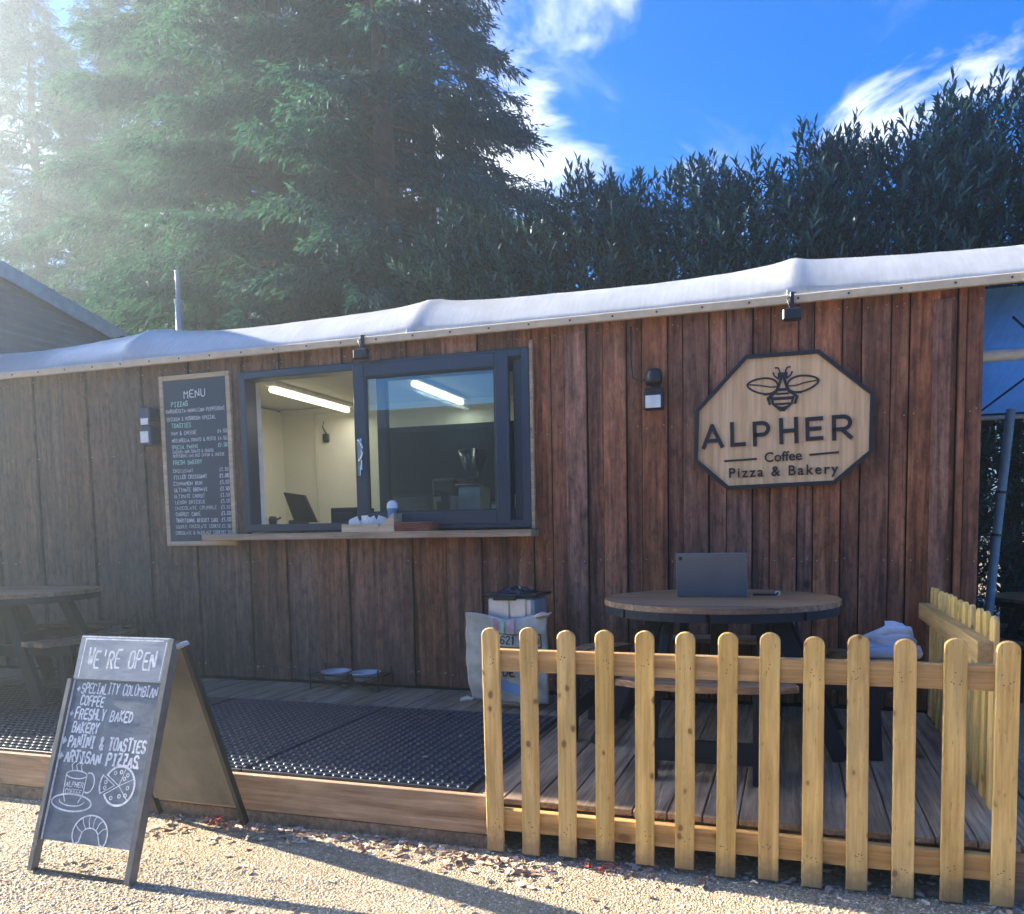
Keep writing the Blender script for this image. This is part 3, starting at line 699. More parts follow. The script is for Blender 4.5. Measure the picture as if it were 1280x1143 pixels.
    t = thing('wall_socket', (-4.45, 6.75, 2.3), 'small black thermostat on the cream wall inside the cabin', 'thermostat')
    MB().box(-4.5, -4.43, 6.73, 6.755, 2.30, 2.38, .006).build('case', MAT['black'], t); MB().tube([(-4.46, 6.742, 2.38), (-4.5, 6.742, 2.45), (-4.48, 6.742, 2.5)], .006, 6).build('cable', MAT['black'], t)
inside()

# things on the shelf
def shelf_things():
    z = 1.3845
    t = thing('sachet_box', (-2.95, 5.0, z), 'slant-sided pale wooden box of white napkins on the serving shelf', 'box')
    m = MB(); m.box(-3.165, -2.86, 4.935, 4.945, z, z+.055, .001); m.box(-3.165, -2.86, 5.05, 5.058, z, z+.06, .001); m.box(-3.165, -3.155, 4.946, 5.049, z, z+.06); m.box(-3.154, -2.87, 4.946, 5.049, z, z+.008)
    m.build('tray', MAT['lightwood'], t)
    m = MB(); m.prism([(-2.86, z), (-2.735, z), (-2.735, z+.135), (-2.86, z+.03)], 4.935, 4.943); m.prism([(-2.86, z), (-2.735, z), (-2.735, z+.135), (-2.86, z+.03)], 5.05, 5.058); m.box(-2.743, -2.735, 4.944, 5.049, z, z+.13)
    m.build('side', MAT['lightwood'], t)
    rr = random.Random(3)
    for i in range(9):
        cx_ = -3.10+.032*i; hh = rr.uniform(.05, .11); a = rr.uniform(-.5, .5)
        M = Matrix.Translation((cx_, 4.99+rr.uniform(-.02, .02), z+.02+hh/2)) @ Matrix.Rotation(a, 4, 'Y') @ Matrix.Rotation(rr.uniform(-.4, .4), 4, 'Z')
        MB().box(-.032, .032, -.004, .004, -hh/2, hh/2, .001, M).build('napkin', MAT['white'], t)
    t = thing('sauce_tub', (-2.83, 5.04, z), 'small white tub with a blue label behind the napkin box', 'tub')
    MB().lathe([(.03, z), (.036, z+.15), (.04, z+.16), (.04, z+.17)], -2.815, 5.085-.02, 18).build('body', plain('blue_label', (.12, .25, .42), .4), t)
    MB().lathe([(.041, z+.17), (.038, z+.205), (.02, z+.225), (0, z+.23)], -2.815, 5.065, 18).build('lid', MAT['white'], t)
    t = thing('wicker_basket', (-2.59, 5.0, z), 'shallow reddish wicker basket on the serving shelf', 'basket')
    m = MB(); n = 40
    for lv in range(6):
        zz = z+.006+lv*.0105; rx = .145+.005*lv; ry = .050+.003*lv
        pts = []
        for k in range(n+1):
            a = 2*math.pi*k/n; w = .004*(1 if (k+lv) % 2 else -1)
            c_, s_ = math.cos(a), math.sin(a); e = .5
            pts.append((-2.59+(rx+w)*math.copysign(abs(c_)**e, c_), 4.995+(ry+w)*math.copysign(abs(s_)**e, s_), zz))
        m.tube(pts, .0065, 5, False)
    m.build('weave', MAT['wicker'], t)
    MB().box(-2.72, -2.46, 4.955, 5.035, z+.0005, z+.006).build('base', MAT['wicker'], t)
shelf_things()

# ------------------------------------------------------------------ menu board
def menu_board():
    x0, x1, z0, z1, y = -4.885, -4.205, 1.295, 2.655, 5.070
    t = thing('menu_board', (x0, y, z0), 'tall narrow chalk menu board in a pale wooden frame left of the hatch', 'menu board')
    MB().box(x0+.02, x1-.02, y+.008, y+.02, z0+.02, z1-.02).build('chalk_panel', MAT['menu'], t)
    w = .038
    for (a, b, c, d) in ((x0, x0+w, z0, z1), (x1-w, x1, z0, z1)): MB().box(a, b, y, y+.03, c, d, .003).build('frame_stile', MAT['lightwood'], t)
    for (a, b, c, d) in ((x0+w, x1-w, z0, z0+w), (x0+w, x1-w, z1-w, z1)): MB().box(a, b, y+.001, y+.03, c, d, .003).build('frame_rail', MAT['lightwood'], t)
    F = lambda u, v, d: (x0+u, y+.008-d, z0+v)
    H = z1-z0
    rows = [("MENU", .24, .44, .122, .060, 'chalk', .008), ("PIZZAS", .11, .27, .172, .036, 'chalkg', .006),
            ("MARGHERITA-HAWAIIAN-PEPPERONI", .055, .62, .212, .028, 'chalk', .0035), ("CHICKEN & MUSHROOM-SPECIAL", .06, .53, .262, .028, 'chalk', .0035),
            ("TOASTIES", .105, .29, .304, .033, 'chalkg', .005), ("HAM & CHEESE", .10, .34, .350, .026, 'chalk', .0035), ("MOZZARELLA,TOMATO & PESTO", .10, .52, .395, .026, 'chalk', .0035),
            ("SPECIAL PANINI", .095, .35, .437, .028, 'chalkg', .0045), ("CHICKEN,HAM,TOMATO & CHEESE", .10, .50, .466, .023, 'chalk', .003), ("PEPPERONI,HAM,RED ONION & CHEESE", .10, .60, .492, .023, 'chalk', .003),
            ("FRESH BAKERY", .10, .38, .536, .031, 'chalkg', .005), ("CROISSANT", .095, .29, .588, .026, 'chalk', .003), ("FILLED CROISSANT", .10, .42, .627, .028, 'chalk', .0045),
            ("CINNAMON BUN", .095, .37, .668, .028, 'chalk', .004), ("ULTIMATE BROWNIE", .10, .42, .708, .028, 'chalk', .004), ("ULTIMATE CARROT", .095, .39, .748, .027, 'chalk', .0035),
            ("LEMON DRIZZLE", .10, .39, .785, .027, 'chalk', .0035), ("CHOCOLATE CRUMBLE", .095, .50, .823, .026, 'chalk', .003), ("CARROT CAKE", .10, .34, .862, .028, 'chalk', .0045),
            ("TRADITIONAL BISCUIT CAKE", .10, .51, .902, .028, 'chalk', .0045), ("DOUBLE CHOCOLATE COOKIE", .095, .53, .940, .025, 'chalk', .0028), ("CHOCOLATE & HAZELNUT COOKIE", .09, .56, .980, .026, 'chalk', .0032)]
    price = {5: '£4.50', 6: '£4.50', 7: '£7.50', 11: '£2.50', 12: '£3.00', 13: '£3.50', 14: '£2.50', 15: '£3.50', 16: '£3.50', 17: '£3.50', 18: '£3.50', 19: '£3.50', 20: '£2.50', 21: '£2.50'}
    for k, (s, a, b, v, h, m, w_) in enumerate(rows):
        mb = MB(); vv = H - (v*.93+.02)*H
        write(mb, s, a, vv, h, F, b-a, w_, .12)
        if k in price: write(mb, price[k], .545, vv, h, F, .085, w_, .1)
        mb.build('chalk_lettering', MAT[m], t, fix=False)
menu_board()

# ------------------------------------------------------------------ octagonal sign
def sign():
    pts = [(-.284, 2.455), (.157, 2.454), (.478, 2.171), (.474, 1.816), (.262, 1.632), (-.40, 1.618), (-.606, 1.802), (-.597, 2.129)]
    c = (-.065, 2.04); t = thing('octagonal_sign', (c[0], 5.08, c[1]), 'octagonal plywood sign with black rim, bee emblem and cafe name', 'sign')
    inn = [(c[0]+(a-c[0])*.955, c[1]+(b-c[1])*.945) for a, b in pts]
    MB().prism(inn, 5.052, 5.075).build('face', MAT['ply'], t)
    rim = MB(); n = 8
    for i in range(n):
        a, b, p, q = pts[i], pts[(i+1) % n], inn[i], inn[(i+1) % n]
        rim.add([(a[0], 5.036, a[1]), (b[0], 5.036, b[1]), (q[0], 5.036, q[1]), (p[0], 5.036, p[1]), (a[0], 5.085, a[1]), (b[0], 5.085, b[1]), (q[0], 5.0519, q[1]), (p[0], 5.0519, p[1])],
                [(0, 1, 2, 3), (0, 4, 5, 1), (3, 2, 6, 7)])
    rim.build('rim', MAT['blackpaint'], t)
    MB().prism([(c[0]+(a-c[0])*.98, c[1]+(b-c[1])*.98) for a, b in pts], 5.076, 5.098).build('backing', MAT['blackpaint'], t)
    Fy = 5.0520
    ang = R(1.6)
    def F(u, v, d): return (-.55 + u*math.cos(ang) - v*math.sin(ang), Fy - d, 1.885 + u*math.sin(ang) + v*math.cos(ang))
    w = .024; H = .145
    def seg(mb, pl, k, w=w, sx=1, ox=0): ribbon(mb, [(ox+a*sx, b) for a, b in pl], w, F, .010+.0004*k, .010+.0004*k)
    arcp = lambda cx, cy, rx, ry, a0, a1, n=10: [(cx+rx*math.cos(R(a0+(a1-a0)*i/n)), cy+ry*math.sin(R(a0+(a1-a0)*i/n))) for i in range(n+1)]
    letters = []
    letters.append(('A', 0, [[(.005, .005), (.062, H-.005)], [(.062, H-.005), (.122, .005)], [(.028, .045), (.098, .045)]]))
    letters.append(('L', .17, [[(.01, H), (.01, .01), (.085, .01)]]))
    letters.append(('P', .305, [[(.01, 0), (.01, H-.012), (.05, H-.012)] + arcp(.055, H-.048, .038, .036, 90, -90) + [(.01, H-.084)]]))
    letters.append(('H', .46, [[(.01, 0), (.01, H)], [(.10, 0), (.10, H)], [(.01, H/2), (.10, H/2)]]))
    letters.append(('E', .61, [[(.095, .012), (.01, .012), (.01, H-.012), (.095, H-.012)], [(.01, H/2), (.085, H/2)]]))
    letters.append(('R', .76, [[(.01, 0), (.01, H-.012), (.05, H-.012)] + arcp(.062, H-.050, .042, .038, 90, -90) + [(.01, H-.088)], [(.055, .056), (.108, .003)]]))
    for ch, ox, sts in letters:
        mb = MB()
        for k, s in enumerate(sts): seg(mb, s, k, ox=ox*1.04)
        mb.build('letter', MAT['blackpaint'], t, fix=True)
    def txt(body, cx, cz, size, width, off=.0, rot=ang):
        cu = bpy.data.curves.new('txt', 'FONT'); cu.body = body; cu.size = size; cu.align_x = 'CENTER'; cu.align_y = 'CENTER'; cu.extrude = .003; cu.offset = off
        cu.space_character = 1.25 if '&' in body else 1.0
        ob = bpy.data.objects.new('txt', cu); COL.objects.link(ob); bpy.context.view_layer.update()
        dg = bpy.context.evaluated_depsgraph_get(); me = bpy.data.meshes.new_from_object(ob.evaluated_get(dg)); bpy.data.objects.remove(ob)
        xs = [v.co.x for v in me.vertices]; k = width/(max(xs)-min(xs))
        me.transform(Matrix.Translation((cx-t.location.x, Fy-.006-t.location.y, cz-t.location.z)) @ Matrix.Rotation(rot, 4, Vector((0, -1, 0))) @ Matrix.Rotation(math.pi/2, 4, 'X') @ Matrix.Scale(k, 4))
        me.materials.clear(); me.materials.append(MAT['blackpaint'])
        o = bpy.data.objects.new('lettering', me); COL.objects.link(o); o.parent = t
    txt("Coffee", -.052, 1.812, .1, .225, .0012)
    txt("Pizza & Bakery", -.057, 1.722, .08, .66, .0011, R(.5))
    mb = MB()
    for a, b in (((-.41, 1.800), (-.215, 1.806)), ((.11, 1.818), (.275, 1.826))):
        ribbon(mb, [a, b], .012, lambda u, v, d: (u, Fy-d, v), .006, .006)
    mb.build('rule_line', MAT['blackpaint'], t)
    # bee
    bx, bz = -.058, 2.235; G = lambda u, v, d: (bx+u, Fy-d, bz+v); mb = MB(); k = 0
    def s(pl, w=.006):
        nonlocal k
        ribbon(mb, [(a*1.12, b*1.08) for a, b in pl], w*1.7, G, .006+.0003*(k % 8), .006+.0003*(k % 8)); k += 1
    def ell(cx, cz, rx, rz, rot, n=22, a0=0, a1=360):
        out = []
        for i in range(n+1):
            a = R(a0+(a1-a0)*i/n); px, pz = rx*math.cos(a)*1, rz*math.sin(a)*(1-.25*math.cos(a)); out.append((cx+px*math.cos(rot)-pz*math.sin(rot), cz+px*math.sin(rot)+pz*math.cos(rot)))
        return out
    for sg in (-1, 1):
        s([(sg*p[0], p[1]) for p in ell(.108, .022, .083, .044, .13)], .0065)
        s([(sg*q[0], q[1]) for q in ((.03, .012), (.07, .012), (.12, .026), (.185, .034))], .004)
        s([(sg*q[0], q[1]) for q in ((.03, -.018), (.065, -.028), (.10, -.030))], .005)
        s([(sg*q[0], q[1]) for q in ((.012, .075), (.016, .10), (.024, .118), (.040, .120))], .005)
        s([(sg*q[0], q[1]) for q in ((.022, .055), (.045, .075), (.050, .092))], .005)
        s([(sg*q[0], q[1]) for q in ((.045, -.022), (.078, -.052), (.068, -.085))], .009)
        s([(sg*q[0], q[1]) for q in ((.008, .06), (.016, .03), (.026, .0), (.044, -.025))], .010)
        s([(sg*q[0], q[1]) for q in ((.058, -.05), (.050, -.085), (.030, -.105), (0, -.112))], .008)
    s([(-.016, .075), (.016, .075)], .020); s([(-.03, -.006), (.03, -.006)], .010); s([(-.058, -.056), (.058, -.056)], .011)
    s([(-.04, -.088), (.04, -.088)], .008); s([(-.022, -.113), (.022, -.113)], .010); s([(-.012, -.124), (.012, -.124)], .008); s([(-.03, -.03), (.03, -.03)], .006)
    mb.build('bee_emblem', MAT['blackpaint'], t)
sign()

# ------------------------------------------------------------------ floodlights
def flood(x, z, lab):
    t = thing('floodlight', (x, 5.09, z), lab, 'floodlight', 'sensor floodlights on the cabin wall')
    MB().box(x-.03, x+.03, 5.06, 5.098, z+.02, z+.12, .006).build('bracket', MAT['black'], t)
    MB().lathe([(.0, z+.03), (.045, z+.035), (.056, z+.06), (.056, z+.11), (.04, z+.135), (0, z+.14)], x, 5.02, 20).build('sensor_head', MAT['black'], t)
    MB().box(x-.062, x+.062, 4.985, 5.045, z-.125, z+.015, .008).build('lamp_head', MAT['black'], t)
    MB().box(x-.05, x+.05, 4.980, 4.984, z-.115, z-.035, .001).build('lens', MAT['white'], t)
    MB().box(x-.02, x+.02, 4.980, 4.984, z-.02, z+.0, .001).build('sensor', MAT['frame_dark'], t)
    MB().tube([(x-.04, 5.05, z+.09), (x-.09, 5.06, z+.075), (x-.15, 5.085, z+.10), (x-.165, 5.09, z+.2), (x-.165, 5.095, z+.44)], .006, 6).build('cable', MAT['black'], t)
flood(-.862, 2.27, 'black floodlight with a cable beside the octagonal sign')
def flood2():
    x, z = -4.98, 2.25
    t = thing('floodlight', (x, 5.09, z), 'floodlight with two white panels on the grey boards left of the menu', 'floodlight', 'sensor floodlights on the cabin wall')
    MB().box(x-.06, x+.06, 5.0, 5.10, z+.05, z+.16, .008).build('lamp_head', MAT['upvc'], t)
    MB().box(x-.03, x+.045, 4.994, 4.999, z+.02, z+.07, .001).build('sensor', MAT['white'], t)
    MB().box(x-.055, x+.05, 5.01, 5.10, z-.14, z+.015, .006).build('lens_box', MAT['upvc'], t)
    MB().box(x-.05, x+.03, 5.003, 5.009, z-.12, z-.03, .001).build('lens', MAT['white'], t)
flood2()

# ------------------------------------------------------------------ picket fences
def picket_mb(w, h, th, seed):
    rr = random.Random(seed); n = 8; sk = rr.uniform(-.003, .003)
    out = [(-w/2, 0), (w/2, 0), (w/2+sk, h-w*.42)] + [(sk+w/2*math.cos(math.pi*i/n), h-w*.42+w*.42*math.sin(math.pi*i/n)) for i in range(1, n)] + [(-w/2+sk, h-w*.42)]
    c = .003; mb = MB(); m = len(out); cx_, cz_ = 0, h/2
    inn = [(a*(1-2*c/w), cz_+(b-cz_)*(1-2*c/h)) for a, b in out]
    vs = [(a, -th/2, b) for a, b in inn] + [(a, -th/2+c, b) for a, b in out] + [(a, th/2-c, b) for a, b in out] + [(a, th/2, b) for a, b in inn]
    fs = [tuple(range(m)), tuple(reversed(range(3*m, 4*m)))]
    for l in range(3): fs += [(l*m+i, (l+1)*m+i, (l+1)*m+(i+1) % m, l*m+(i+1) % m) for i in range(m)]
    mb.add(vs, fs); return mb
def nails(zs, th, seed):
    mb = MB(); rr = random.Random(seed)
    for z in zs:
        for k in range(rr.choice((3, 4, 4, 5))):
            a, b = rr.uniform(-.022, .022), z+rr.uniform(-.022, .022)
            pts = [(a+.0026*math.cos(q*math.pi/3), -th/2-.0006, b+.0026*math.sin(q*math.pi/3)) for q in range(6)]; mb.add(pts, [tuple(reversed(range(6)))])
    return mb
front = thing('picket_fence', (-.24, 2.972, 0), 'low yellow round-topped picket fence across the front of the deck', 'fence')
pxs = [-1.201, -1.041, -.88, -.72, -.555, -.396, -.235, -.074, .086, .245, .404, .567, .731]
for i, x in enumerate(pxs):
    z0 = .0 + random.uniform(-.004, .012); h = .962 - z0 + random.uniform(-.006, .006)
    o = picket_mb(.0755, h, .02, i).build('picket', MAT['picket'], front, (0, 0, 0)); o.location = Vector((x, 2.965, z0)) - front.location
    o.rotation_euler = (random.uniform(-.004, .004), random.uniform(-.009, .009), random.uniform(-.02, .02))
    nl = nails((.82, .12), .02, i+50).build('nail', MAT['nail'], o, fix=False); nl.location = (0, 0, 0)
for z in (.775, .085):
    MB().box(-1.235, .765, 2.977, 3.012, z, z+.093, .003).build('rail', MAT['rail'], front, (0, 3, z))
side = thing('picket_fence', (.83, 4.3, DZ), 'short picket fence running back to the wall at the right end of the deck', 'fence')
sfx = lambda y: .822 - (5.04-y)*.021
for i in range(12):
    y = 5.03-.148*i
    o = picket_mb(.072, .815+random.uniform(-.004, .004), .02, i+30).build('picket', MAT['picket'], side, (0, 0, 0)); o.location = Vector((sfx(y), y, .185)) - side.location
    o.rotation_euler = (random.uniform(-.006, .006), 0, math.pi/2+random.uniform(-.03, .03))
for z, ox in ((.852, -.043), (.275, .043)): MB().bar((sfx(3.37)+ox, 3.37, z), (sfx(5.07)+ox, 5.07, z), .058, .092, .003).build('rail', MAT['raily'], side, (.8, 4.3, z))
# ------------------------------------------------------------------ rubber mats
def mat_mesh():
    W_, D_ = 1.18, 1.36; nx, ny = 24, 28; px, py = W_/nx, D_/ny; co = []; fs = []; top = .017
    for i in range(nx):
        for j in range(ny):
            cx_ = (i+.5)*px - W_/2; cyy = (j+.5)*py + (.0 if i % 2 else .0); o = len(co)
            zt = top - (.004 if (i+j) % 2 else 0)
            sq = [(-.5, -.5), (0, -.5), (.5, -.5), (.5, 0), (.5, .5), (0, .5), (-.5, .5), (-.5, 0)]
            for a, b in sq:
                wz = .0045*(1 if (round(2*(a+i)) % 2 == 0) ^ (round(2*(b+j)) % 2 == 0) else -1)
                co.append((cx_+a*px, cyy+b*py, top+wz))
            hr = .0155
            for k in range(8):
                an = math.radians(225+45*k); co.append((cx_+hr*math.cos(an), cyy+hr*math.sin(an), top-.002))
            for k in range(8):
                an = math.radians(225+45*k); co.append((cx_+hr*.95*math.cos(an), cyy+hr*.95*math.sin(an), 0.001))
            for k in range(8):
                k2 = (k+1) % 8
                fs.append((o+k, o+k2, o+8+k2, o+8+k)); fs.append((o+8+k, o+8+k2, o+16+k2, o+16+k))
    return co, fs, W_, D_
mco, mfs, MW, MD = mat_mesh()
mat_labels = ['black rubber ring mat nearest the fence', 'black rubber ring mat behind the open chalk sign', 'black rubber ring mat left of the chalk sign', 'black rubber ring mat at the left edge below the far table']
m0 = None
for i in range(4):
    loc = (-1.355-MW/2-(MW+.006)*i, 3.03, DZ+.002)
    if i == 0:
        m0 = thing('rubber_mat', loc, mat_labels[0], 'mat', 'rubber mats on the deck')
        g = raw_mesh('ring_grid', mco, mfs, MAT['rubber'], kind='stuff'); g.parent = m0
        for (xa_, xb_, yya, yyb) in ((-MW/2, MW/2, -.012, -.0005), (-MW/2, MW/2, MD+.0005, MD+.012), (MW/2-.006, MW/2+.0, .0, MD), (-MW/2, -MW/2+.006, .0, MD)):
            b1 = MB().box(xa_, xb_, yya, yyb, 0, .0213, .002).build('border', MAT['rubber']); b1.parent = m0
    else:
        c = copy_tree(m0); c.location = loc; c['label'] = mat_labels[i]

# ------------------------------------------------------------------ round picnic tables
def round_table(loc, label, ztop=.775, rot=0):
    t = thing('round_picnic_table', (0, 0, 0), label, 'picnic table', 'round picnic tables')
    Rr = .625; n = 10; w = 2*Rr/n
    for i in range(n):
        a, b = -Rr+i*w+.004, -Rr+(i+1)*w-.004; pts = []
        N_ = 5
        lo = [(-math.sqrt(max(0, Rr*Rr-(a+(b-a)*k/N_)**2)), a+(b-a)*k/N_) for k in range(N_+1)]
        hi = [(-x_, y_) for x_, y_ in reversed(lo)]
        MB().prism(lo+hi, ztop-.028, ztop, 'z').build('top_slat', MAT['tabletop'], t)
    for k in range(8):
        a0 = 2*math.pi*(k+.02)/8; a1 = 2*math.pi*(k+.98)/8; ri, ro = Rr-.07, Rr-.006; m_ = 6
        o = [(ro*math.cos(a0+(a1-a0)*i/m_), ro*math.sin(a0+(a1-a0)*i/m_)) for i in range(m_+1)] + [(ri*math.cos(a1-(a1-a0)*i/m_), ri*math.sin(a1-(a1-a0)*i/m_)) for i in range(m_+1)]
        MB().prism(o, ztop-.072, ztop-.029, 'z').build('rim_segment', MAT['frame_dark'], t)
    for k in range(4):
        a = math.pi/2*k; c, s = math.cos(a), math.sin(a)
        P = lambda r_, q, z: (r_*c-q*s, r_*s+q*c, z)
        # seat: arc of two slats
        for (ra, rb) in ((.66, .765), (.773, .88)):
            hw = .50 if ra < .7 else .44; m_ = 8; th = [hw*(-1+2*i/m_) for i in range(m_+1)]
            poly = [(P(rb*math.cos(q), rb*math.sin(q), 0)[:2]) for q in [h_*1.1 for h_ in th]] + [(P(ra*math.cos(q), ra*math.sin(q), 0)[:2]) for q in reversed([h_*1.15 for h_ in th])]
            MB().prism(poly, .425, .455, 'z').build('seat_slat', MAT['tabletop'], t)
        for q in (-.24, .24):
            MB().bar(P(.78, q, .0), P(.76, q, .42), .05, .06, .003).build('leg', MAT['frame_dark'], t)
        for q in (-.30, .30):
            MB().bar(P(.30, q*.75, ztop-.075), P(.62, q, .0), .045, .085, .003, upv=(c, s, 0)).build('leg', MAT['frame_dark'], t)
            MB().bar(P(.10, q*.8, .37), P(.86, q*.8, .385), .045, .075, .003).build('seat_support', MAT['frame_dark'], t)
        MB().bar(P(.79, -.24, .14), P(.79, .24, .14), .03, .10, .003).build('foot_rail', MAT['frame_dark'], t)
    MB().box(-.045, .045, -.045, .045, .30, ztop-.03, .004).build('centre_post', MAT['frame_dark'], t)
    t.location = loc; t.rotation_euler[2] = rot
    return t
tA = round_table((-.37, 4.22, DZ+.002), 'round wooden picnic table behind the front fence with a laptop on it')
tB = copy_tree(tA); tB.location = (-5.55, 4.19, DZ+.002); tB['label'] = 'round picnic table at the left edge beyond the chalk sign'; tB.rotation_euler[2] = .05
tC = copy_tree(tA); tC.location = (2.25, 7.15, 0); tC['label'] = 'round picnic table at the right edge below the blue sheeting'; tC.rotation_euler[2] = .5

# laptop on the near table
ZT = DZ+.002+.775
t = thing('laptop', (-.41, 4.2, ZT), 'open grey laptop seen from behind standing on the round table', 'laptop')
M = Matrix.Translation((-.415, 4.23, ZT+.010)) @ Matrix.Rotation(R(8), 4, 'X')
MB().box(-.19, .19, 0, .006, .004, .235, .003, M).build('screen_lid', MAT['laptop'], t)
MB().box(-.183, .183, .0061, .0075, .012, .228, 0, M).build('screen', MAT['black'], t)
MB().box(-.605, -.225, 4.235, 4.49, ZT+.001, ZT+.014, .003).build('keyboard_base', MAT['laptop'], t)
MB().box(-.175, -.155, -.0006, 0.0, .195, .215, 0, M).build('badge', MAT['black'], t)
t = thing('vape_pen', (-.13, 4.33, ZT), 'thin dark pen with a white ring lying beside the laptop', 'pen')
MB().tube([(-.20, 4.35, ZT+.007), (-.07, 4.36, ZT+.007)], .006, 8).build('barrel', MAT['black'], t)
MB().tube([(-.068+.012*math.cos(a*.6283), 4.36, ZT+.014+.012*math.sin(a*.6283)) for a in range(11)], .004, 6, False).build('ring', MAT['white'], t)

# cloth on the right-hand seat
def cloth():
    cx_, cy2, z0 = .47, 4.26, DZ+.462; n = 40; m = 26; co = []; rr = random.Random(5)
    ph = [(rr.uniform(0, 6.3), rr.uniform(2, 7), rr.uniform(2, 7), rr.uniform(.2, 1)) for _ in range(9)]
    for j in range(m+1):
        v = j/m*math.pi/2
        for i in range(n):
            u = 2*math.pi*i/n; k = sum(a*math.sin(p+fu*u*.5*2//1*1 + fv*v*2) for p, fu, fv, a in [(p, round(f), g_, a) for p, f, g_, a in ph])*.045 + .10*abs(math.sin(3*u+4*v))*(1-v/1.6) - .05*abs(math.sin(7*u-3*v))
            r_ = (1+k)*math.cos(v)**.55 if v < math.pi/2-.01 else 0
            zz = math.sin(v)**.8*(1+k*.5)
            co.append((cx_+.15*r_*math.cos(u), cy2+.10*r_*math.sin(u), z0+.155*zz*(1+.2*math.cos(u))))
    fs = [(j*n+i, j*n+(i+1) % n, (j+1)*n+(i+1) % n, (j+1)*n+i) for j in range(m) for i in range(n)]
    mb = MB(); mb.add(co, fs, True); t = thing('folded_jumper', (cx_, cy2, z0), 'crumpled pale jumper lying on the right-hand seat of the near picnic table', 'jumper')
    mb.build('cloth', plain('pale_cloth', (.55, .57, .62), .9, var=.15, scale=6, bump=.3), t)
    MB().tube([(cx_-.15, cy2-.07, z0+.03), (cx_-.05, cy2-.115, z0+.045), (cx_+.07, cy2-.11, z0+.05), (cx_+.15, cy2-.05, z0+.04), (cx_+.165, cy2+.05, z0+.05)], [.022, .03, .034, .03, .02], 10).build('sleeve', plain('grey_cloth', (.42, .45, .52), .9, var=.2, bump=.3), t)
    MB().tube([(cx_-.12, cy2-.03, z0+.10), (cx_, cy2-.06, z0+.155), (cx_+.11, cy2-.03, z0+.15), (cx_+.13, cy2+.03, z0+.11)], [.016, .024, .026, .016], 10).build('fold', plain('pale_fold', (.60, .62, .66), .9, var=.2, bump=.3), t)
cloth()

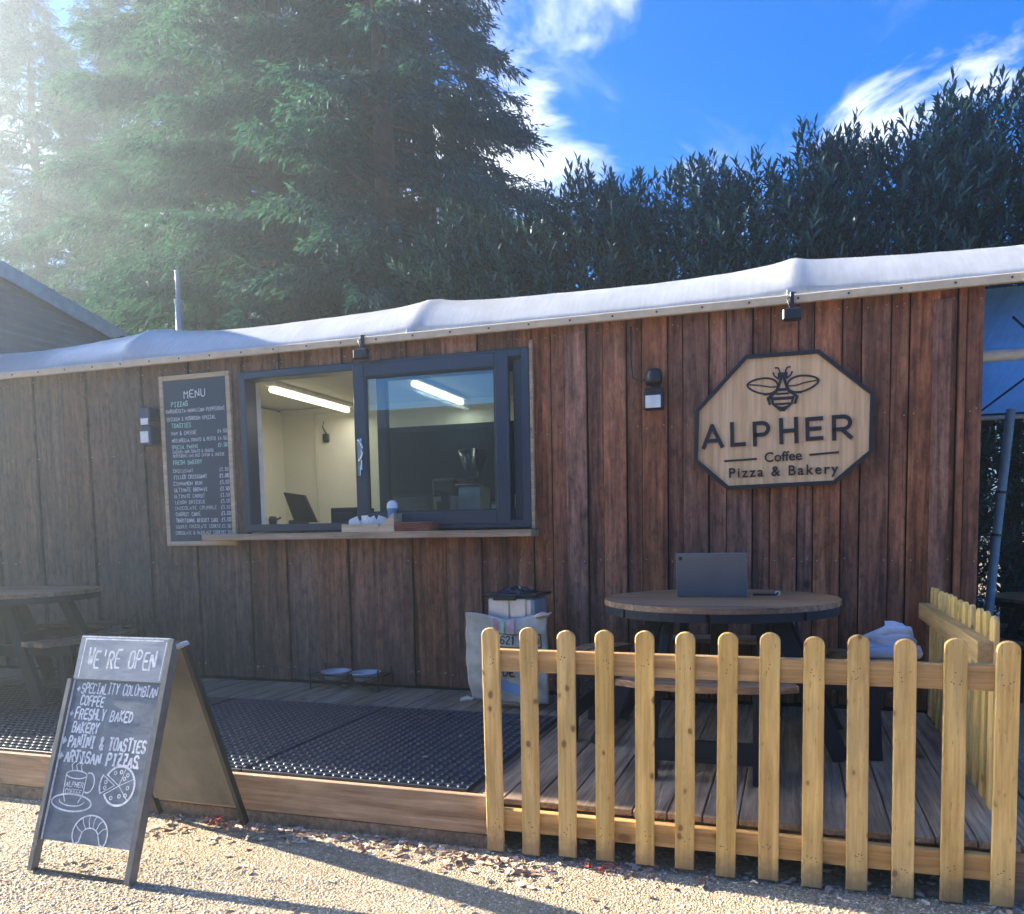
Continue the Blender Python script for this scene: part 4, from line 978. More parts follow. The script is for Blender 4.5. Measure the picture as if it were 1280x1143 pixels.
# ------------------------------------------------------------------ bin in a sack
def bin_():
    x0, x1, y0, y1 = -1.925, -1.565, 4.62, 4.92
    t = thing('pedal_bin', ((x0+x1)/2, 4.8, DZ), 'square brushed steel bin with a black lid against the wall', 'bin')
    MB().box(x0+.02, x1-.02, y0+.02, y1, DZ+.002, .945, .02).build('body', MAT['steel'], t)
    MB().box(x0+.04, (x0+x1)/2-.006, y0+.008, y0+.019, .70, .935, .003).build('door_panel', MAT['steel'], t)
    MB().box((x0+x1)/2+.006, x1-.07, y0+.008, y0+.019, .70, .935, .003).build('door_panel', MAT['steel'], t)
    m = MB(); m.box(x0-.01, x1+.015, y0-.005, y1+.01, .946, .965, .008); m.box(x0+.07, x1-.13, y0-.012, y0+.01, .925, .95, .005)
    m.build('lid', MAT['black'], t)
    rr = random.Random(2); b = MB(); n = 22; co = []
    for j in range(7):
        for i in range(n):
            a = 2*math.pi*i/n; r_ = (1-(j/6)**1.6)*(1+.12*math.sin(5*a+j)+.06*math.sin(9*a)); co.append((-1.745+.13*r_*math.cos(a), 4.77+.10*r_*math.sin(a), .965+.045*(j/6)+.006*math.sin(7*a+j)))
    b.add(co, [(j*n+i, j*n+(i+1) % n, (j+1)*n+(i+1) % n, (j+1)*n+i) for j in range(6) for i in range(n)], False)
    b.build('bin_bag', plain('shiny_black_bag', (.014, .018, .03), .2), t)
    # sack hung in front
    s = thing('jute_sack', (-1.76, 4.6, DZ), 'pale printed coffee sack hung over the front of the steel bin', 'sack')
    X0, X1, Z0, Z1 = -2.03, -1.47, .27, .835; nx, nz = 34, 34; co = []
    for j in range(nz+1):
        v = j/nz
        for i in range(nx+1):
            u = i/nx; z = Z0 + (Z1-Z0)*v; x_ = X0+(X1-X0)*u
            if u < .2: x_ += -.02*math.sin(math.pi*v)+.035*(1-v)
            z += -.02*math.sin(math.pi*u)*(v**3) + .012*(1-u)*v + .012*math.sin(9*u)*v**6
            y_ = 4.575 - .03*math.sin(math.pi*u) - .018*math.sin(math.pi*v) + .007*math.sin(14*u+3*v) + .006*math.sin(23*v+5*u) + .01*math.sin(5*u-7*v)
            co.append((x_, y_, z))
    q = [(j*(nx+1)+i, j*(nx+1)+i+1, (j+1)*(nx+1)+i+1, (j+1)*(nx+1)+i) for j in range(nz) for i in range(nx)]
    mb = MB(); mb.add(co, q, True); o = mb.build('cloth', MAT['sack'], s, fix=False); md = o.modifiers.new('thick', 'SOLIDIFY'); md.thickness = .008
    def surf(u, v, d):
        i = min(nx-1, max(0, int(u*nx))); j = min(nz-1, max(0, int(v*nz))); fu, fv = u*nx-i, v*nz-j
        A = Vector(co[j*(nx+1)+i]); B = Vector(co[j*(nx+1)+i+1]); C = Vector(co[(j+1)*(nx+1)+i]); D = Vector(co[(j+1)*(nx+1)+i+1])
        p = A*(1-fu)*(1-fv)+B*fu*(1-fv)+C*(1-fu)*fv+D*fu*fv; return (p.x, p.y-.0065-d, p.z)
    def tape(a, b, w, mat, nm, n=10):
        mb = MB(); ribbon(mb, [(a[0]+(b[0]-a[0])*k/n, a[1]+(b[1]-a[1])*k/n) for k in range(n+1)], w, surf, .001); mb.build(nm, mat, s, fix=False)
    tape((.38, .83), (.38, .97), .055, plain('faded_pink', (.50, .28, .30), .9), 'stripe')
    tape((.48, .82), (.48, .97), .045, plain('faded_green', (.28, .45, .36), .9), 'stripe')
    tape((.60, .83), (.60, .97), .055, plain('faded_pink_print', (.52, .30, .32), .9), 'stripe')
    bm_ = MB()
    for a, b in (((.33, .81), (.93, .79)), ((.33, .66), (.93, .64)), ((.33, .66), (.33, .81)), ((.93, .64), (.93, .79))): ribbon(bm_, [(a[0]+(b[0]-a[0])*k/8, a[1]+(b[1]-a[1])*k/8) for k in range(9)], .012, surf, .0015)
    write(bm_, "621", .46, .692, .088, surf, .18, .018, .03, .0016); write(bm_, "B", .86, .68, .075, surf, .035, .016, .03, .0016)
    write(bm_, "DE", .485, .31, .09, surf, .13, .02, .03, .0016)
    bm_.build('printing', MAT['blackpaint'], s, fix=False)
    tape((.45, .20), (.68, .14), .12, plain('faded_blue', (.20, .30, .42), .9), 'stripe')
    tape((.34, .15), (.42, .15), .09, plain('faded_purple', (.40, .26, .36), .9), 'stripe', 3)
    for px_, pz in ((-1.49, .835), (-2.02, .275)):
        MB().tube([(px_-.05, 4.56, pz-.005), (px_, 4.545, pz+.012), (px_+.035, 4.54, pz+.006), (px_+.055, 4.545, pz+.025)], [.014, .018, .012, .004], 8).build('knotted_corner', MAT['sack'], s)
bin_()
# ------------------------------------------------------------------ dog bowls
def bowls():
    t = thing('bowl_stand', (-3.15, 5.0, DZ), 'black wire stand holding two steel dog bowls against the wall', 'bowl stand')
    z0 = DZ+.002; m = MB(); xa, xb, ya, yb = -3.43, -2.86, 4.86, 5.06
    for x in (xa, xb):
        for y in (ya, yb): m.tube([(x, y, z0), (x, y, z0+.165)], .0055, 6)
    for x in (xa, xb): m.tube([(x, ya, z0+.11), (x, yb, z0+.11)], .0045, 6)
    for y in (ya, yb): m.tube([(xa, y, z0+.11), (xb, y, z0+.11)], .0045, 6)
    for y in (ya,):
        m.tube([(xa, y, z0+.11), ((xa+xb)/2, y, z0+.03), (xb, y, z0+.11)], .004, 6); m.tube([(xa, y, z0+.01), ((xa+xb)/2, y, z0+.09), (xb, y, z0+.01)], .004, 6)
    m.build('wire_frame', MAT['black'], t)
    for k, (x, lb) in enumerate(((-3.27, 'left steel dog bowl in the black wire stand'), (-3.02, 'right steel dog bowl in the black wire stand'))):
        b = MB().lathe([(.06, z0+.068), (.085, z0+.075), (.10, z0+.12), (.113, z0+.128), (.113, z0+.132), (.098, z0+.127), (.078, z0+.08), (0, z0+.078)], x, 4.96, 28).build('dog_bowl', MAT['steel'])
        for v in b.data.vertices: v.co.x -= x; v.co.y -= 4.96; v.co.z -= z0
        b.location = (x, 4.96, z0); tag(b, lb, 'bowl', 'dog bowls in the stand')
bowls()

# ------------------------------------------------------------------ A-board
def aboard():
    x0, x1 = -2.992, -2.465; A0 = Vector((0, 2.295, 0)); A1 = Vector((0, 2.60, .925)); Ls = (A1-A0).length; sv = (A1-A0).normalized(); nv = Vector((0, -sv.z, sv.y))
    SK = -.012
    def F(u, v, d): p = A0 + sv*v + nv*d; return (x0+u+SK*v, p.y, p.z)
    t = thing('chalk_a_board', ((x0+x1)/2, 2.6, 0), 'chalkboard pavement sign saying it is open, standing on the gravel', 'pavement sign')
    def slab(u0, u1, v0, v1, d0, d1, name, mat):
        mb = MB(); vs = [F(u, v, d) for u in (u0, u1) for v in (v0, v1) for d in (d0, d1)]
        mb.add(vs, [(0, 1, 3, 2), (4, 6, 7, 5), (0, 4, 5, 1), (2, 3, 7, 6), (0, 2, 6, 4), (1, 5, 7, 3)]); return mb.build(name, mat, t)
    W_ = x1-x0
    slab(0, .022, 0, .79, -.012, .020, 'stile', MAT['alugrey']); slab(W_-.026, W_, 0, Ls, -.016, .022, 'stile', MAT['alugrey'])
    slab(.0225, W_-.0265, .125, .79, -.006, .006, 'chalk_panel', MAT['slate'])
    slab(.022, W_-.0265, .792, Ls, -.010, .012, 'header_panel', MAT['slate2'])
    slab(.0225, W_-.0265, .785, .7915, .0, .0135, 'divider', MAT['black'])
    slab(.026, .032, .125, .785, .0062, .010, 'chalk_edge', MAT['chalk'])
    slab(.024, W_-.028, Ls+.0005, Ls+.006, -.01, .012, 'top_edge', MAT['chalk'])
    slab(.022, W_-.026, .002, .012, -.004, .004, 'foot_bar', MAT['black'])
    # rear leg frame
    B0 = Vector((0, 2.955, 0)); B1 = Vector((0, 2.635, .90)); bs = (B1-B0).normalized(); bn = Vector((0, bs.z, -bs.y))
    def G(u, v, d): p = B0 + bs*v + bn*d; return (x0+u, p.y, p.z)
    def slab2(u0, u1, v0, v1, d0, d1, name, mat):
        mb = MB(); vs = [G(u, v, d) for u in (u0, u1) for v in (v0, v1) for d in (d0, d1)]
        mb.add(vs, [(0, 1, 3, 2), (4, 6, 7, 5), (0, 4, 5, 1), (2, 3, 7, 6), (0, 2, 6, 4), (1, 5, 7, 3)]); return mb.build(name, mat, t)
    LB = (B1-B0).length
    slab2(0, .022, 0, LB, -.012, .016, 'rear_stile', MAT['blackpaint']); slab2(W_-.022, W_, 0, LB, -.012, .016, 'rear_stile', MAT['blackpaint'])
    slab2(.0225, W_-.0225, .10, LB-.01, -.004, .006, 'rear_panel', MAT['mdf'])
    MB().tube([(x1-.01, 2.59, .90), (x1-.01, 2.65, .905)], .012, 10).build('hinge', MAT['steel'], t)
    ch = lambda nm='chalk_lettering': None
    def line(s, u, v, h, wdt, w=.0078, dep=.0075, rise=0.0, jit=.14, slant=.05):
        mb = MB(); write(mb, s, u, v, h*.92, F, wdt, w, jit, dep, slant, rise); mb.build('chalk_lettering', MAT['chalk'], t, fix=False)
    line("WE'RE OPEN", .085, .845, .082, .36, .0095, .0135, 0, .12, .02)
    line("*", .05, .733, .04, .02, .004); line("SPECIALITY COLOMBIAN", .078, .732, .046, .40, .006, rise=.0)
    line("COFFEE", .085, .680, .042, .125); line("*", .038, .628, .04, .02, .004); line("FRESHLY BAKED", .07, .622, .046, .305)
    line("BAKERY", .07, .565, .044, .14); line("*", .025, .510, .048, .028, .006); line("PANINI & TOASTIES", .065, .505, .050, .405, .009)
    line("*", .022, .446, .048, .03, .006); line("ARTISAN PIZZAS", .062, .443, .050, .385, .009); line(".", .44, .44, .04, .02)
    # little chalk borders on header
    mb = MB(); ribbon(mb, [(.05, .80), (.052, .965)], .005, F, .0135); ribbon(mb, [(.05, .966), (.47, .966)], .006, F, .0136); ribbon(mb, [(W_-.045, .80), (W_-.040, .96)], .004, F, .0137); mb.build('chalk_border', MAT['chalk'], t, fix=False)
    mb = MB(); k = [0]
    def s(pl, w=.0045):
        ribbon(mb, pl, w, F, .0072+.00012*(k[0] % 14)); k[0] += 1
    def arc(cx, cy, rx, ry, a0, a1, n=20): return [(cx+rx*math.cos(R(a0+(a1-a0)*i/n)), cy+ry*math.sin(R(a0+(a1-a0)*i/n))) for i in range(n+1)]
    # cup
    cu, cv = .145, .335
    s(arc(cu, cv-.055, .105, .034, 0, 360, 28), .007); s(arc(cu, cv-.048, .065, .020, 180, 360)); s(arc(cu, cv+.058, .055, .016, 0, 360), .005)
    s([(cu-.055, cv+.055), (cu-.052, cv-.02), (cu-.035, cv-.052)], .005); s([(cu+.055, cv+.055), (cu+.052, cv-.02), (cu+.035, cv-.052)], .005); s(arc(cu+.070, cv+.03, .030, .040, 110, -110), .006)
    for q in (-.025, 0, .025): s([(cu+q, cv+.075), (cu+q-.010, cv+.095), (cu+q+.008, cv+.115), (cu+q-.004, cv+.14)], .004)
    write(mb, "ALPHER", cu-.045, cv+.008, .020, F, .09, .0035, .05, .0078); write(mb, "COFFEE", cu-.042, cv-.022, .020, F, .084, .0035, .05, .0078)
    mb.build('chalk_cup_drawing', MAT['chalk'], t, fix=False)
    mb = MB(); pu, pv = .375, .365
    s(arc(pu, pv, .078, .078, -150, 150, 30), .009); s([(pu-.068, pv+.039), (pu, pv), (pu-.068, pv-.039)], .004); s([(pu, pv), (pu+.02, pv+.07)], .003); s([(pu, pv), (pu+.05, pv-.05)], .003); s([(pu, pv), (pu+.065, pv+.03)], .003)
    s([(pu-.088, pv+.035), (pu-.024, pv), (pu-.088, pv-.036)], .004); s(arc(pu-.022, pv, .078, .078, 152, 208, 8), .008)
    for (a, b) in ((.02, .03), (-.03, .05), (.045, -.005), (.01, -.04), (-.03, -.05), (.0, .055), (.035, .045), (-.07, .01), (-.07, -.012), (.04, -.035)): s(arc(pu+a, pv+b, .007, .007, 0, 360, 8), .004)
    mb.build('chalk_pizza_drawing', MAT['chalk'], t, fix=False)
    mb = MB(); qu, qv = .275, .19
    s(arc(qu, qv-.025, .090, .075, 195, -15, 24), .006); s(arc(qu, qv-.035, .045, .035, 175, 5, 16), .005)
    s([(qu-.088, qv-.045), (qu-.075, qv-.068), (qu-.052, qv-.058), (qu-.046, qv-.035)], .006); s([(qu+.088, qv-.045), (qu+.075, qv-.068), (qu+.055, qv-.058), (qu+.046, qv-.035)], .006)
    for a in (155, 125, 100, 78, 52, 25): s([(qu+.046*math.cos(R(a)), qv-.035+.036*math.sin(R(a))), (qu+.07*math.cos(R(a+4)), qv-.03+.06*math.sin(R(a+4))), (qu+.088*math.cos(R(a)), qv-.025+.073*math.sin(R(a)))], .004)
    mb.build('chalk_croissant_drawing', MAT['chalk'], t, fix=False)
def smear_sheen(name, c, c2):
    m, nt, b = mat_base(name, .4, .5); vec, _ = obj_vec(nt)
    n = _noise(nt, _map(nt, vec, (1, 1, 2.5)), 5, 6, .7, .8); nt.links.new(_ramp(nt, n, [(.35, c), (.75, c2)]), b.inputs['Base Color'])
    nt.links.new(_ramp(nt, n, [(.3, (.3,)*3), (.7, (.6,)*3)]), b.inputs['Roughness']); return m
MAT['slate'] = smear_sheen('chalkboard_slate', (.055, .075, .10), (.22, .25, .285)); MAT['slate2'] = smear_sheen('chalkboard_header', (.15, .18, .22), (.36, .39, .42))  # chalk smears; the lifted tones also paint in the board's sheen
aboard()

# ------------------------------------------------------------------ corrugated lean-to and poles
def barn():
    t = thing('barn', (-10, 6, 0), 'dark barn with ribbed side wall and falling roofline at the far left behind the awning', 'barn')
    X, ya, yb, za, zb = -8.05, 3.87, 8.12, 4.77, 3.77
    top = lambda y: za+(zb-za)*(y-ya)/(yb-ya)
    P_ = .085; n = int(4.9/(P_/4)); co = []; fs = []
    for i in range(n+1):
        z = i*P_/4; d = .014*math.cos(2*math.pi*i/4)
        y1 = yb if z <= zb else ya+(za-z)/(za-zb)*(yb-ya)
        co += [(X+d, ya, z), (X+d, max(ya, y1), z)]
    fs = [(2*i, 2*i+1, 2*i+3, 2*i+2) for i in range(n)]
    mb = MB(); mb.add(co, fs); mb.build('ribbed_wall', MAT['roofsheet'], t, fix=False)
    MB().box(-9.95, X-.02, ya, ya+.06, 0, za-.02).build('front_wall', MAT['clad'], t)
    MB().box(-9.95, X-.02, yb-.06, yb, 0, zb-.02).build('rear_wall', MAT['clad'], t)
    MB().prism([(ya-.03, za+.03), (yb+.15, top(yb+.15)+.01), (yb+.15, top(yb+.15)+.07), (ya-.03, za+.09)], -10.0, X+.06, 'x').build('roof', MAT['roofsheet'], t)
    MB().prism([(ya-.03, za-.06), (yb+.15, top(yb+.15)-.09), (yb+.15, top(yb+.15)+.085), (ya-.03, za+.10)], X+.061, X+.085, 'x').build('verge_board', MAT['galv'], t)
barn()
p = thing('metal_pole', (-7.33, 8.0, 0), 'thin grey metal pole rising behind the awning among the conifers', 'pole')
MB().tube([(-7.33, 8.0, 0), (-7.33, 8.0, 4.30)], .045, 10).build('shaft', MAT['galv'], p); MB().tube([(-7.33, 8.0, 4.3), (-7.33, 8.0, 4.68)], .03, 10).build('upper_shaft', MAT['galv'], p)
MB().tube([(-7.33, 8.0, 4.27), (-7.33, 8.0, 4.32)], .055, 10).build('collar', MAT['galv'], p)

# right-hand shelter: blue sheeting, cross pole and leaning blue pole
s = thing('blue_shelter', (2.2, 6, 0), 'blue sheeting shelter roof continuing beyond the right end of the cabin', 'shelter')
co = []; nx, ny = 30, 14
for j in range(ny+1):
    for i in range(nx+1):
        x = 1.09+(4.6-1.09)*i/nx; y = 5.20+2.0*j/ny; sag = -.03*math.sin(math.pi*j/ny)*(1+.4*math.sin(x*4)); co.append((x, y, 2.765-(y-5.2)*.235+sag))
mb = MB(); mb.add(co, [(j*(nx+1)+i, j*(nx+1)+i+1, (j+1)*(nx+1)+i+1, (j+1)*(nx+1)+i) for j in range(ny) for i in range(nx)], True)
o = mb.build('sheet', MAT['bluetarp'], s, fix=False)
MB().tube([(1.1, 5.95, 2.52), (4.6, 5.95, 2.52)], .042, 8).build('cross_pole', MAT['white'], s)
MB().tube([(1.1, 7.2, 2.26), (4.6, 7.2, 2.26)], .02, 8).build('edge_pole', MAT['galv'], s)
MB().tube([(1.32, 5.5, 2.66), (1.7, 6.0, 2.50), (1.45, 7.0, 2.28)], .008, 6).build('cord', MAT['frame_dark'], s)
MB().tube([(4.5, 7.2, 0), (4.5, 7.2, 2.25)], .03, 8).build('post', MAT['galv'], s)
MB().tube([(4.5, 5.1, 0), (4.5, 5.1, 2.72)], .03, 8).build('post', MAT['galv'], s)
s = thing('leaning_pole', (1.55, 7.0, 0), 'blue pole leaning in the dark gap beyond the cabin end', 'pole')
MB().tube([(1.50, 6.9, 0), (1.58, 6.9, 1.25), (1.66, 6.9, 2.28)], .035, 10).build('shaft', MAT['bluepole'], s)
for z in (1.28, 1.62): MB().tube([(1.58+(z-1.25)*.08, 6.9, z), (1.582+(z-1.25)*.08, 6.9, z+.02)], .042, 10).build('clamp', MAT['black'], s)

# ------------------------------------------------------------------ conifers
def blades(P, D, L, Wd, N=None):
    """quads starting at P along D (unit), length L, width Wd, random roll"""
    n = len(P); r = RNG.normal(size=(n, 3)); S = np.cross(D, r); S /= np.linalg.norm(S, axis=1)[:, None]+1e-9
    a = P; b = P + D*L[:, None]*.5 + S*Wd[:, None]*.5; c = P + D*L[:, None]; d = P + D*L[:, None]*.5 - S*Wd[:, None]*.5
    return np.stack([a, b, c, d], 1).reshape(-1, 3), np.arange(n*4).reshape(-1, 4)
def conifer(x, y, H, rad, seed, label, nb=260, per=44, lean=0, base=1.6):
    global RNG; RNG = np.random.default_rng(seed)
    t = thing('conifer_tree', (x, y, 0), label, 'tree', 'tall conifers behind the cabin')
    tr = MB(); tr.tube([(x, y, -.1), (x+.03, y, H*.35), (x+lean*.5, y, H*.7), (x+lean, y, H)], [.20, .15, .09, .02], 10)
    tr.build('trunk', MAT['trunk'], t)
    hz = base + (H-base)*RNG.random(nb)**.9; az = RNG.uniform(0, 2*np.pi, nb); fr = (hz-base)/(H-base)
    ln = rad*(np.clip(1.04-fr**2.2, .12, 1))*RNG.uniform(.72, 1.12, nb)
    br = MB(); PP = []; DD = []; LL = []; WW = []
    for i in range(nb):
        dx, dy = math.cos(az[i]), math.sin(az[i]); L_ = ln[i]; upk = RNG.uniform(.0, .30); dr = RNG.uniform(.25, .5)
        bw = RNG.uniform(.5, 1.25)
        f = lambda s_: np.stack([x+lean*fr[i]+dx*L_*s_, y+dy*L_*s_, hz[i]+L_*(upk*s_-dr*s_**2)], -1)
        if i % 2 == 0:
            pts = [tuple(f(np.array(q))) for q in (0, .4, .8, 1.0)]; br.tube(pts, [.028, .018, .008, .003], 4, False)
        n = int(per*(.4+L_/rad)); s_ = RNG.uniform(.25, 1.04, n)**.75; p = f(s_); side = RNG.normal(0, 1, n)*.12*L_*bw*(1.15-s_)
        p[:, 0] += -dy*side; p[:, 1] += dx*side; p[:, 2] -= np.abs(RNG.normal(0, .07, n))+.06*np.abs(side)
        # each twig: a hanging spray of blades fanning out
        k = 9; pp = np.repeat(p, k, 0); out = np.array([dx, dy, 0.0])
        tw = np.stack([out[0]*.75 - dy*np.sign(side)*.5, out[1]*.75 + dx*np.sign(side)*.5, np.full(n, -.38)], -1); tw += RNG.normal(0, .22, (n, 3)); tw /= np.linalg.norm(tw, axis=1)[:, None]
        tl = RNG.uniform(.16, .34, n); m_ = np.tile(np.arange(k)/k, n); twr = np.repeat(tw, k, 0); tlr = np.repeat(tl, k)
        pp = pp + twr*(tlr*m_)[:, None]; pp[:, 2] -= .10*tlr*m_**2
        d = twr*1.0 + RNG.normal(0, .34, (n*k, 3)); d[:, 2] -= .45; d /= np.linalg.norm(d, axis=1)[:, None]
        PP.append(pp); DD.append(d); LL.append(RNG.uniform(.06, .15, n*k)); WW.append(RNG.uniform(.014, .030, n*k))
    tag(br.build('limbs', MAT['trunk'], t, fix=False), kind='stuff')
    co, q = blades(np.concatenate(PP), np.concatenate(DD), np.concatenate(LL), np.concatenate(WW))
    o = raw_mesh('crown', co, q, MAT['conifer'], t)
    return t
conifer(-5.15, 9.3, 14.3, 2.0, 1, 'rightmost tall dark conifer, its ragged edge standing against the sky', nb=330, per=64)
conifer(-7.2, 9.9, 13.4, 2.3, 2, 'second tall conifer from the right, rising behind the serving hatch', nb=330, per=64)
conifer(-9.4, 10.9, 14, 2.3, 3, 'third tall conifer from the right, behind the metal pole', nb=330, per=64)
conifer(-12.4, 12.9, 14, 2.6, 4, 'second conifer from the left, above the corrugated shed roof', nb=300, per=60)
conifer(-15.2, 12.8, 13, 2.7, 7, 'leftmost conifer, cut by the left edge above the shed', nb=330, per=64)
conifer(-6.0, 12.4, 12.5, 2.5, 5, 'rear conifer filling the gap behind the rightmost two trees', nb=230, per=60)
conifer(-9.0, 14.2, 13, 2.7, 6, 'rear conifer filling the gap behind the metal pole', nb=230, per=60)

conifer(-13.6, 15.6, 13.5, 2.8, 8, 'rear conifer filling the gap between the two trees above the shed', nb=230, per=60)
conifer(-17.5, 16.5, 13.5, 3.0, 9, 'farthest conifer, showing as a pale mass at the left edge', nb=230, per=60)
conifer(-11.2, 15.2, 14, 2.8, 10, 'rear conifer filling the gap above the end of the barn roof', nb=230, per=60)
# ------------------------------------------------------------------ laurel hedge
def shoot_arrays(n_leaf, L, seed):
    r = np.random.default_rng(seed); co = []; fs = []
    for i in range(n_leaf):
        z = L*(.25+.75*i/n_leaf); a = i*2.4+r.uniform(-.3, .3); up_ = .35 + .9*(i/n_leaf); ll = r.uniform(.12, .19)*(1.05-.3*(i/n_leaf)); w = ll*r.uniform(.085, .12)
        d = np.array([math.cos(a)*math.cos(up_), math.sin(a)*math.cos(up_), math.sin(up_)]); sd2 = np.array([-math.sin(a), math.cos(a), 0]); nn_ = np.cross(sd2, d)
        b = np.array([0, 0, z]); o = len(co)
        mid = b+d*ll*.5-nn_*.0; tip = b+d*ll-np.array([0, 0, .02])
        co += [b, mid+sd2*w+nn_*.006*-1, mid-nn_*-.008*0+np.array([0, 0, .004]), mid-sd2*w+nn_*-.006, tip]
        fs += [(o, o+1, o+2), (o, o+2, o+3), (o+2, o+1, o+4), (o+3, o+2, o+4)]
    return np.array(co), np.array(fs)
def laurel(x, y, w, d, H0, H1, seed, label, n=2000):
    r = np.random.default_rng(seed); t = thing('laurel_bush', (x, y, 0), label, 'bush', 'laurels in the hedge behind the cabin')
    st = MB()
    for i in range(5):
        bx = x+r.uniform(-.3, .3)*w; st.tube([(bx, y+r.uniform(-.2, .2), -.05), (bx+r.uniform(-.3, .3), y, 2.2), (bx+r.uniform(-.6, .6), y, (H0+H1)/2-.2)], [.07, .05, .015], 7)
    st.build('stems', MAT['trunk'], t)
    protos = [shoot_arrays(15, .42, s_) for s_ in (1, 2, 3, 4)]
    cos = []; fss = []; off = 0
    for i in range(n):
        pc, pf = protos[i % 4]
        px_ = x+r.uniform(-.5, .5)*w*1.15; tt = (px_-x)/w+.5; top = H0+(H1-H0)*tt+.12*math.sin(px_*5.1)+.08*math.sin(px_*11.3)
        u = r.random(); zz = .2+(top-.45-.2)*(u**.75)
        shell = r.random()
        if shell < .5: dyy = -d*.5*r.uniform(.75, 1.05)
        else: dyy = r.uniform(-.5, .5)*d
        if zz > top-1.0: dyy *= .6 + .4*(top-zz)
        tilt = r.uniform(.0, .55) if zz > top-.7 else r.uniform(.3, 1.0); az = -math.pi/2+r.normal(0, .9)
        k = r.uniform(.6, 1.2)
        Rm = np.array(Matrix.Rotation(az, 3, 'Z') @ Matrix.Rotation(tilt, 3, 'Y') @ Matrix.Rotation(r.uniform(0, 6.3), 3, 'Z'))
        cos.append(pc@Rm.T*k + np.array([px_, y+dyy, zz])); fss.append(pf+off); off += len(pc)
    raw_mesh('foliage', np.concatenate(cos), np.concatenate(fss), MAT['laurel'], t, tris=True)
    pc, pf = shoot_arrays(20, .55, seed+50)
    base_ = None
    for i in range(7):
        px_ = x+(-.5+(i+.5)/7)*w+r.uniform(-.06, .06); tt = (px_-x)/w+.5; top = H0+(H1-H0)*tt+.12*math.sin(px_*5.1)
        if base_ is None:
            base_ = raw_mesh('shoot', pc, pf, MAT['laurel'], tris=True); o = base_
            o.parent = t
        else: o = base_.copy(); COL.objects.link(o)
        o.parent = t; k = r.uniform(.7, 1.15); o.scale = (k, k, k)
        o.location = Vector((px_, y+r.uniform(-.2, .25), top-.42*k+r.uniform(-.05, .15))) - Vector((x, y, 0)); o.rotation_euler = (r.uniform(-.3, .3), r.uniform(-.3, .3), r.uniform(0, 6))
    return t
names = ['leftmost laurel, half hidden by the conifer edge', 'laurel with the tall shoots just right of the conifer', 'laurel left of the sign, behind the roof hoop', 'middle laurel of the hedge above the octagonal sign', 'laurel right of the sign, rising above its left neighbour', 'tall laurel near the right edge of the picture', 'rightmost and tallest laurel, cut by the picture edge']
hx = [(-3.35, 4.9, 5.0), (-2.3, 5.0, 5.1), (-1.25, 5.1, 5.0), (-.2, 5.0, 5.15), (.85, 5.12, 5.27), (1.9, 5.27, 5.45), (2.95, 5.45, 5.7)]
for i, (x, a, b) in enumerate(hx): laurel(x, 8.6, 1.15, 1.5, a, b, 70+i, names[i])

# dark building on the far side of the yard, behind the photographer (seen mirrored in the window)
t = thing('yard_building', (0, -12, 0), 'long dark timber building across the yard, mirrored in the serving hatch glass', 'building')
MB().box(-24, 20, -12.3, -12, 0, 4.7).build('wall', MAT['darkroom'], t)
MB().prism([(-17, 4.9), (-16.5, 6.2), (-11.7, 4.75), (-11.7, 4.6)][::-1], -24.5, 20.5, 'x').build('roof', MAT['darkroom'], t)

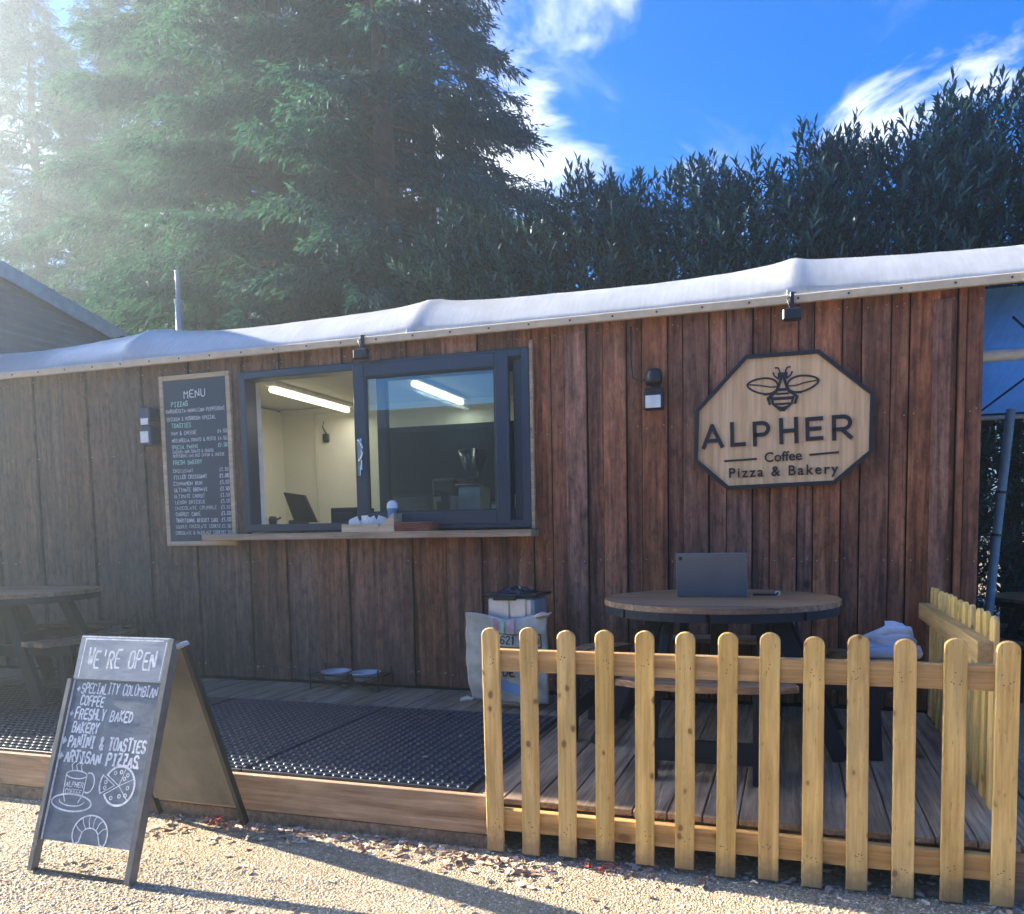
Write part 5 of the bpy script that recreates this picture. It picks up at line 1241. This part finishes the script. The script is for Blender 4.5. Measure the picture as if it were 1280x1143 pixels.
# ------------------------------------------------------------------ fallen leaves
RNG = np.random.default_rng(21)
def gz(x, y): return .012*np.sin(x*1.3+y)*np.sin(y*1.9-x*.4)-.006
n = 430; x = RNG.uniform(-2.9, -.9, n); y = 2.975-np.abs(RNG.normal(0, .085, n))-.25*np.clip((x+1.9), 0, 1)*RNG.random(n)*.5
n2 = 170; xa = RNG.uniform(-3.8, 1.3, n2); ya = RNG.uniform(1.9, 2.95, n2)
n3 = 220; xb = RNG.uniform(-1.2, .95, n3); yb = RNG.uniform(2.9, 3.2, n3)
n4 = 110; cc = RNG.integers(0, 8, n4); cxs = RNG.uniform(-3.4, -.2, 8); cys = RNG.uniform(2.1, 2.8, 8); xc = cxs[cc]+RNG.normal(0, .06, n4); yc = cys[cc]+RNG.normal(0, .03, n4)
X = np.concatenate([x, xa, xb, xc]); Y = np.concatenate([y, ya, yb, yc])
leaves('fallen_leaves', np.stack([X, Y, gz(X, Y)], 1), .019, MAT['litter'], 'brown dry leaves drifted along the foot of the deck board', 'leaves')
for i, (lx, ly, nn_, lab) in enumerate(((-2.62, 2.93, 45, 'bright red leaf cluster behind the chalk sign'), (-.72, 2.90, 18, 'dark red leaf cluster at the foot of the front fence'))):
    a = RNG.normal(0, 1, (nn_, 2))*np.array([.05, .02]); a[:, 1] = np.minimum(a[:, 1], .03)
    leaves('leaf_cluster', np.stack([lx+a[:, 0], ly+a[:, 1], gz(lx, ly)+RNG.uniform(0, .025, nn_)], 1), .014, MAT['redleaf'], lab, 'leaves')
dl = [(-1.62, 3.35), (-1.5, 4.15), (-2.05, 3.9), (-1.75, 3.72), (-.9, 3.3), (.3, 3.4)]
for i, (lx, ly) in enumerate(dl):
    pass
n = 14; lx = RNG.uniform(-3.2, -1.4, n); ly = RNG.uniform(3.1, 4.3, n)
leaves('mat_leaves', np.stack([lx, ly, np.full(n, DZ+.024)], 1), .014, MAT['litter'], 'few pale dry leaves lying on the black rubber mats', 'leaves')

# ------------------------------------------------------------------ haze
if HAZE > 0:  # volume added to imitate the lens flare veil on the left
    m = bpy.data.materials.new('flare_haze'); m.use_nodes = True; nt = m.node_tree; nt.nodes.clear()
    o = nt.nodes.new('ShaderNodeOutputMaterial'); v = nt.nodes.new('ShaderNodeVolumePrincipled'); v.inputs['Color'].default_value = (.78, .92, 1, 1)
    v.inputs['Density'].default_value = HAZE; v.inputs['Anisotropy'].default_value = .82; nt.links.new(v.outputs[0], o.inputs['Volume'])
    hz = MB().box(-510, 510, -510, 510, -1.2, 14.6).build('haze', m); hz['kind'] = 'stuff'; hz['label'] = 'thin sunlit haze added over the yard for the lens flare veil'; hz['category'] = 'haze'
